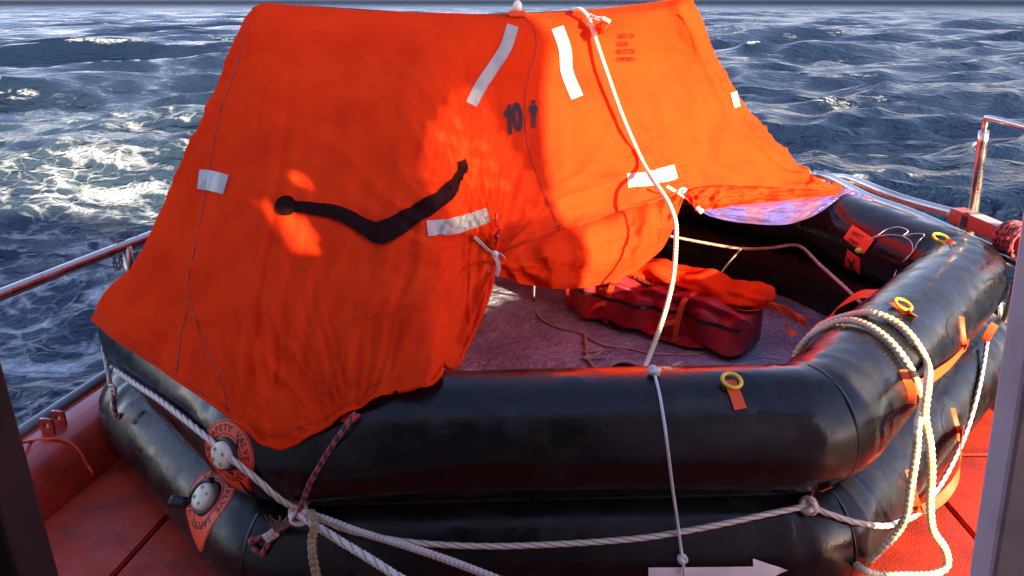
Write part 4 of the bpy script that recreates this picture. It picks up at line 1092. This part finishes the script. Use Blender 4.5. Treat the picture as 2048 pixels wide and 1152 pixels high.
# port corner lashing
cn = thing('corner_lashing', 'pale cord ending in red black cord hanging from the left canopy corner', 'cord', tuple(P(202, 645, 2.35)))
sweep('pale_cord', [P(200, 642, 2.33), P(206, 690, 2.28), P(215, 740, 2.22), P(222, 775, 2.2)], .0075, M['rope_white'], cn, 9, .005)
sweep('red_cord', path([(201, 634, 2.34), (199, 650, 2.33)], BSET, 0), .006, M['rope_red'], cn, 8, .005)
for k_ in range(3): sweep('whipping', [P(218 + 3 * k_, 770 + 8 * k_, 2.19), P(228 + k_, 772 + 8 * k_, 2.17), P(232, 782 + 5 * k_, 2.18), P(222, 788 + 4 * k_, 2.17)], .004, M['rope_white'], cn, 7, .005)
sweep('red_cord', [P(226, 782, 2.19), P(228, 806, 2.16), P(231, 826, 2.14), P(238, 836, 2.13), P(243, 828, 2.13)], .0075, M['rope_red'], cn, 8, .004)
# red and black cord from the canopy hem
rc = thing('red_black_cord', 'red and black cord running from the canopy hem down to a whipped knot', 'cord', tuple(P(600, 1010, 1.5)))
sweep('cord_run', path([(712, 826, 1.56), (690, 855, 1.53), (665, 890, 1.51), (640, 930, 1.50), (618, 970, 1.49), (602, 1015, 1.50), (596, 1030, 1.50)], [BT], .01), .0065, M['rope_red'], rc, 8, .003)
sweep('cord_run', path([(594, 1036, 1.48), (570, 1056), (545, 1070), (520, 1078), (506, 1082), (512, 1096), (528, 1106), (540, 1086), (556, 1068)], [BT], .010), .0075, M['rope_red'], rc, 8, .003)
wc = path([(536, 1078), (556, 1064)], [BT], .014)
sweep('whipping', wc, .014, M['rope_pink'], rc, 10, .004, profile='laid', spline=False)
rs_ = random.Random(2)
for i in range(22):
    a = P(552, 1066, wc[1].y - .01); e_ = P(550 + rs_.uniform(-22, 28), 1040 + rs_.uniform(-10, 12), wc[1].y - .02 + rs_.uniform(-.03, .02))
    sweep('frayed_strand', [a, a.lerp(e_, .5) + V3(rs_.uniform(-.004, .004), 0, 0), e_], .0012, M['rope_tan'], rc, 4, .012)
# tan rope and white ropes led forward
o_ = sweep('tan_rope', [P(612, 1030, 1.50), P(624, 1028, 1.47), P(630, 1050, 1.42), P(624, 1080, 1.40), P(626, 1115, 1.37), P(634, 1160, 1.34), P(640, 1230, 1.32)], .0105, M['rope_tan'], None, 12, .003, profile='braid')
tag(o_, 'short thick tan braided rope hanging over the grab line at bottom left', 'rope')
o_ = sweep('white_rope', [P(600, 1030, 1.48), P(620, 1044, 1.46), P(680, 1082, 1.40), P(740, 1118, 1.34), P(800, 1156, 1.28), P(900, 1215, 1.2)], .0095, M['rope_white'], None, 12, .003, profile='braid')
tag(o_, 'thick white braided rope leading down to the lower edge, left of the pink flecked one', 'rope')
o_ = sweep('pink_rope', [P(606, 1024, 1.48), P(650, 1038, 1.46), P(720, 1064, 1.42), P(800, 1088, 1.37), P(890, 1118, 1.31), P(985, 1154, 1.25), P(1100, 1200, 1.2)], .0085, M['rope_pink'], None, 12, .003, profile='braid')
tag(o_, 'pink flecked white rope leading right to the lower edge below the grab line', 'rope')
# thin white cord over the front tube
tc_ = path([(1308, 750), (1318, 790), (1328, 850), (1336, 910), (1344, 970), (1353, 1030), (1361, 1090), (1365, 1118), (1369, 1150)], [BT], .006)
for _i in range(5, len(tc_)):
    _x, _y = ((1353, 1030), (1361, 1090), (1365, 1118), (1369, 1150))[_i - 5]; _h = cast(_x, _y, [BT]); tc_[_i] = P(_x, _y, min(tc_[_i - 1].y - .002, (_h.y if _h else 9) - .012))
t_ = thing('lashing', 'thin white cord knotted over the front tube and hanging down past the arrow', 'cord', tuple(tc_[0]))
sweep('cord_run', tc_, .0040, M['rope_cord'], t_, 8, .004)
knot(tc_[0] + V3(0, 0, .006), .0075, M['rope_cord'], t_, 5); knot(tc_[-2], .006, M['rope_cord'], t_, 8, loops=2)
sweep('cord_tail', path([(1308, 750), (1290, 756, 1.95), (1270, 760, 2.1)], [BT], .006), .005, M['rope_cord'], t_, 8, .005)
sweep('cord_tail', [P(1310, 748, 1.83), P(1335, 738, 2.0), P(1362, 725, 2.3)], .005, M['rope_rust'], t_, 8, .005)
# rope hanging from the ridge
_rp = [(1180, 44), (1192, 80), (1207, 125), (1227, 182), (1246, 235), (1266, 282), (1286, 325)]
_ry = [cast(a, b, [BC]).y for a, b in _rp]; _k = (_ry[-1] - _ry[0]) / 6; _m = max(_ry[0] + _k * i_ - _ry[i_] for i_ in range(7)) + .035
rr_l = [P(1146, 20, 3.2), P(1160, 19, 3.12), P(1172, 28, _ry[0] - _m + .02)] + [P(_rp[i_][0], _rp[i_][1], _ry[0] + _k * i_ - _m) for i_ in (0, 2, 4, 6)] + [P(1310, 365, 2.62), P(1335, 402, 2.5), P(1350, 440, 2.44), P(1352, 480, 2.4), P(1347, 550, 2.32), P(1334, 610, 2.25), P(1315, 670, 2.18), P(1298, 715, 2.12), P(1282, 752, 2.05), P(1270, 790, 2.0)]
o_ = sweep('ridge_rope', rr_l, .0082, M['rope_braid'], None, 12, .003, profile='braid')
tag(o_, 'long white braided rope hanging from the canopy ridge down into the raft', 'rope')
# thick double rope over the starboard tube
a_ = path([P(1590, 716, 2.10), P(1597, 699, 2.11), P(1618, 674, 2.12), (1645, 658), (1690, 650), (1730, 658), (1768, 684), (1800, 722), (1822, 762), (1832, 800)], [BT], .014) + [P(1836, 850, 1.62), P(1832, 905, 1.60), P(1822, 970, 1.58), P(1812, 1030, 1.57), P(1792, 1066, 1.58), P(1762, 1098, 1.58), P(1738, 1122, 1.60)]
b_ = path([P(1600, 704, 2.13), P(1608, 688, 2.14), P(1624, 667, 2.16), P(1652, 646, 2.19), P(1692, 632, 2.20), (1740, 634), (1785, 650), (1822, 686), (1845, 730)], [BT], .014) + [P(1855, 775, 1.70), P(1850, 830, 1.66), P(1860, 890, 1.63), P(1863, 950, 1.62), P(1860, 1010, 1.61), P(1866, 1060, 1.61), P(1890, 1098, 1.62), P(1893, 1132, 1.62), P(1862, 1148, 1.60), P(1805, 1150, 1.58), P(1760, 1150, 1.57), P(1728, 1140, 1.56), P(1700, 1120, 1.62)]
tr_ = thing('mooring_rope', 'thick yellow flecked white rope doubled over the right front tube of the raft', 'rope', tuple(a_[4]))
sweep('rope_part', a_, .0108, M['rope_braid'], tr_, 14, .003, profile='braid')
sweep('rope_part', b_, .0108, M['rope_braid'], tr_, 14, .003, profile='braid')

# ------------------------------------------------------------------ deckhouse walls behind the camera, holes added to throw sun patches on the canopy
XR, ZT = 1.87, 2.72
def to_wall(px, py):
    h = cast(px, py, [BC]); k = (JY - h.y) / tos.y; return (h.x + tos.x * k, h.z + tos.z * k)
def inside(x, z, pg):
    c = False; n = len(pg)
    for i in range(n):
        (x1, z1), (x2, z2) = pg[i], pg[i - 1]
        if (z1 > z) != (z2 > z) and x < (x2 - x1) * (z - z1) / (z2 - z1) + x1: c = not c
    return c
LIGHT_HOLES = [[to_wall(*q) for q in pl_] for pl_ in (  # invented wall holes, outlined back along the sun from the patches on the cloth
    [(440, 388), (478, 372), (530, 382), (566, 412), (604, 424), (634, 450), (644, 506), (606, 502), (556, 472), (498, 446), (444, 422)],
    [(588, 338), (606, 342), (630, 366), (622, 372), (600, 356)],
    )]
GLOW = [to_wall(*q) for q in ((930, 170), (1085, 190), (1095, 420), (950, 470), (850, 380), (850, 270))]  # dithered holes added in the wall for a soft sun glow on the canopy
GC = (sum(p[0] for p in GLOW) / 6, sum(p[1] for p in GLOW) / 6)
BAY = np.array([[0, 8, 2, 10], [12, 4, 14, 6], [3, 11, 1, 9], [15, 7, 13, 5]]) / 16.0
gr_ = max(math.dist(p, GC) for p in GLOW)
def wall_panel(name, x0, x1, z0, z1, holes, cell=.02, right=None):
    bm = bmesh.new(); vs = {}
    nx = int(round((x1 - x0) / cell)); nz = int(round((z1 - z0) / cell))
    def gv(i, j):
        if (i, j) not in vs: vs[(i, j)] = bm.verts.new((x0 + i * cell, JY - .03, z0 + j * cell))
        return vs[(i, j)]
    for i in range(nx):
        for j in range(nz):
            x, z = x0 + (i + .5) * cell, z0 + (j + .5) * cell
            if any(inside(x, z, h) for h in holes): continue
            if inside(x, z, GLOW) and BAY[i % 4, j % 4] < .62 * (1 - math.dist((x, z), GC) / gr_) ** .7: continue
            bm.faces.new((gv(i, j), gv(i + 1, j), gv(i + 1, j + 1), gv(i, j + 1)))
    me = bpy.data.meshes.new(name); bm.to_mesh(me); bm.free(); o = link(name, me, M['wall'], house)
    md = o.modifiers.new('s', 'SOLIDIFY'); md.thickness = .012
    return o
wall_panel('wall', .51, XR, 0, 2.4, LIGHT_HOLES)
def slab(nm, V, th=.05):
    o = mesh(nm, V, [tuple(range(len(V)))], M['wall'], house, False)
    md = o.modifiers.new('s', 'SOLIDIFY'); md.thickness = th
slab('wall', [(-2.6, JY - .03, 2.4), (XR + .36, JY - .03, 2.4), (XR + .36, JY - .03, ZT), (-2.6, JY - .03, ZT)])  # carried past the corner to widen the shade higher up
slab('shade_wedge', [(XR, JY - .03, 1.75), (XR + .36, JY - .03, 2.40), (XR, JY - .03, 2.40)])  # unseen wedge added to slope the shadow edge on the canopy
slab('wall', [(-2.6, JY - .03, 0), (-.52, JY - .03, 0), (-.52, JY - .03, 2.4), (-2.6, JY - .03, 2.4)])
slab('lintel', [(-.52, JY - .03, 2.06), (.51, JY - .03, 2.06), (.51, JY - .03, 2.4), (-.52, JY - .03, 2.4)])
slab('wall', [(XR, -3, 0), (XR, JY, 0), (XR, JY, 1.45), (XR, -3, 1.45)])  # side wall left open higher up so sun reaches the pierced front wall
slab('wall', [(XR, -3, 1.45), (XR, -.98, 1.45), (XR, -.98, ZT), (XR, -3, ZT)])
slab('wall', [(XR, -.98, 2.55), (XR, JY, 2.55), (XR, JY, ZT), (XR, -.98, ZT)])
slab('wall', [(-2.6, -3, 0), (XR, -3, 0), (XR, -3, ZT), (-2.6, -3, ZT)])
slab('roof', [(-2.6, -3, ZT), (XR, -3, ZT), (XR, JY, ZT), (-2.6, JY, ZT)])
slab('wall', [(-2.6, -3, 0), (-2.6, JY, 0), (-2.6, JY, ZT), (-2.6, -3, ZT)])
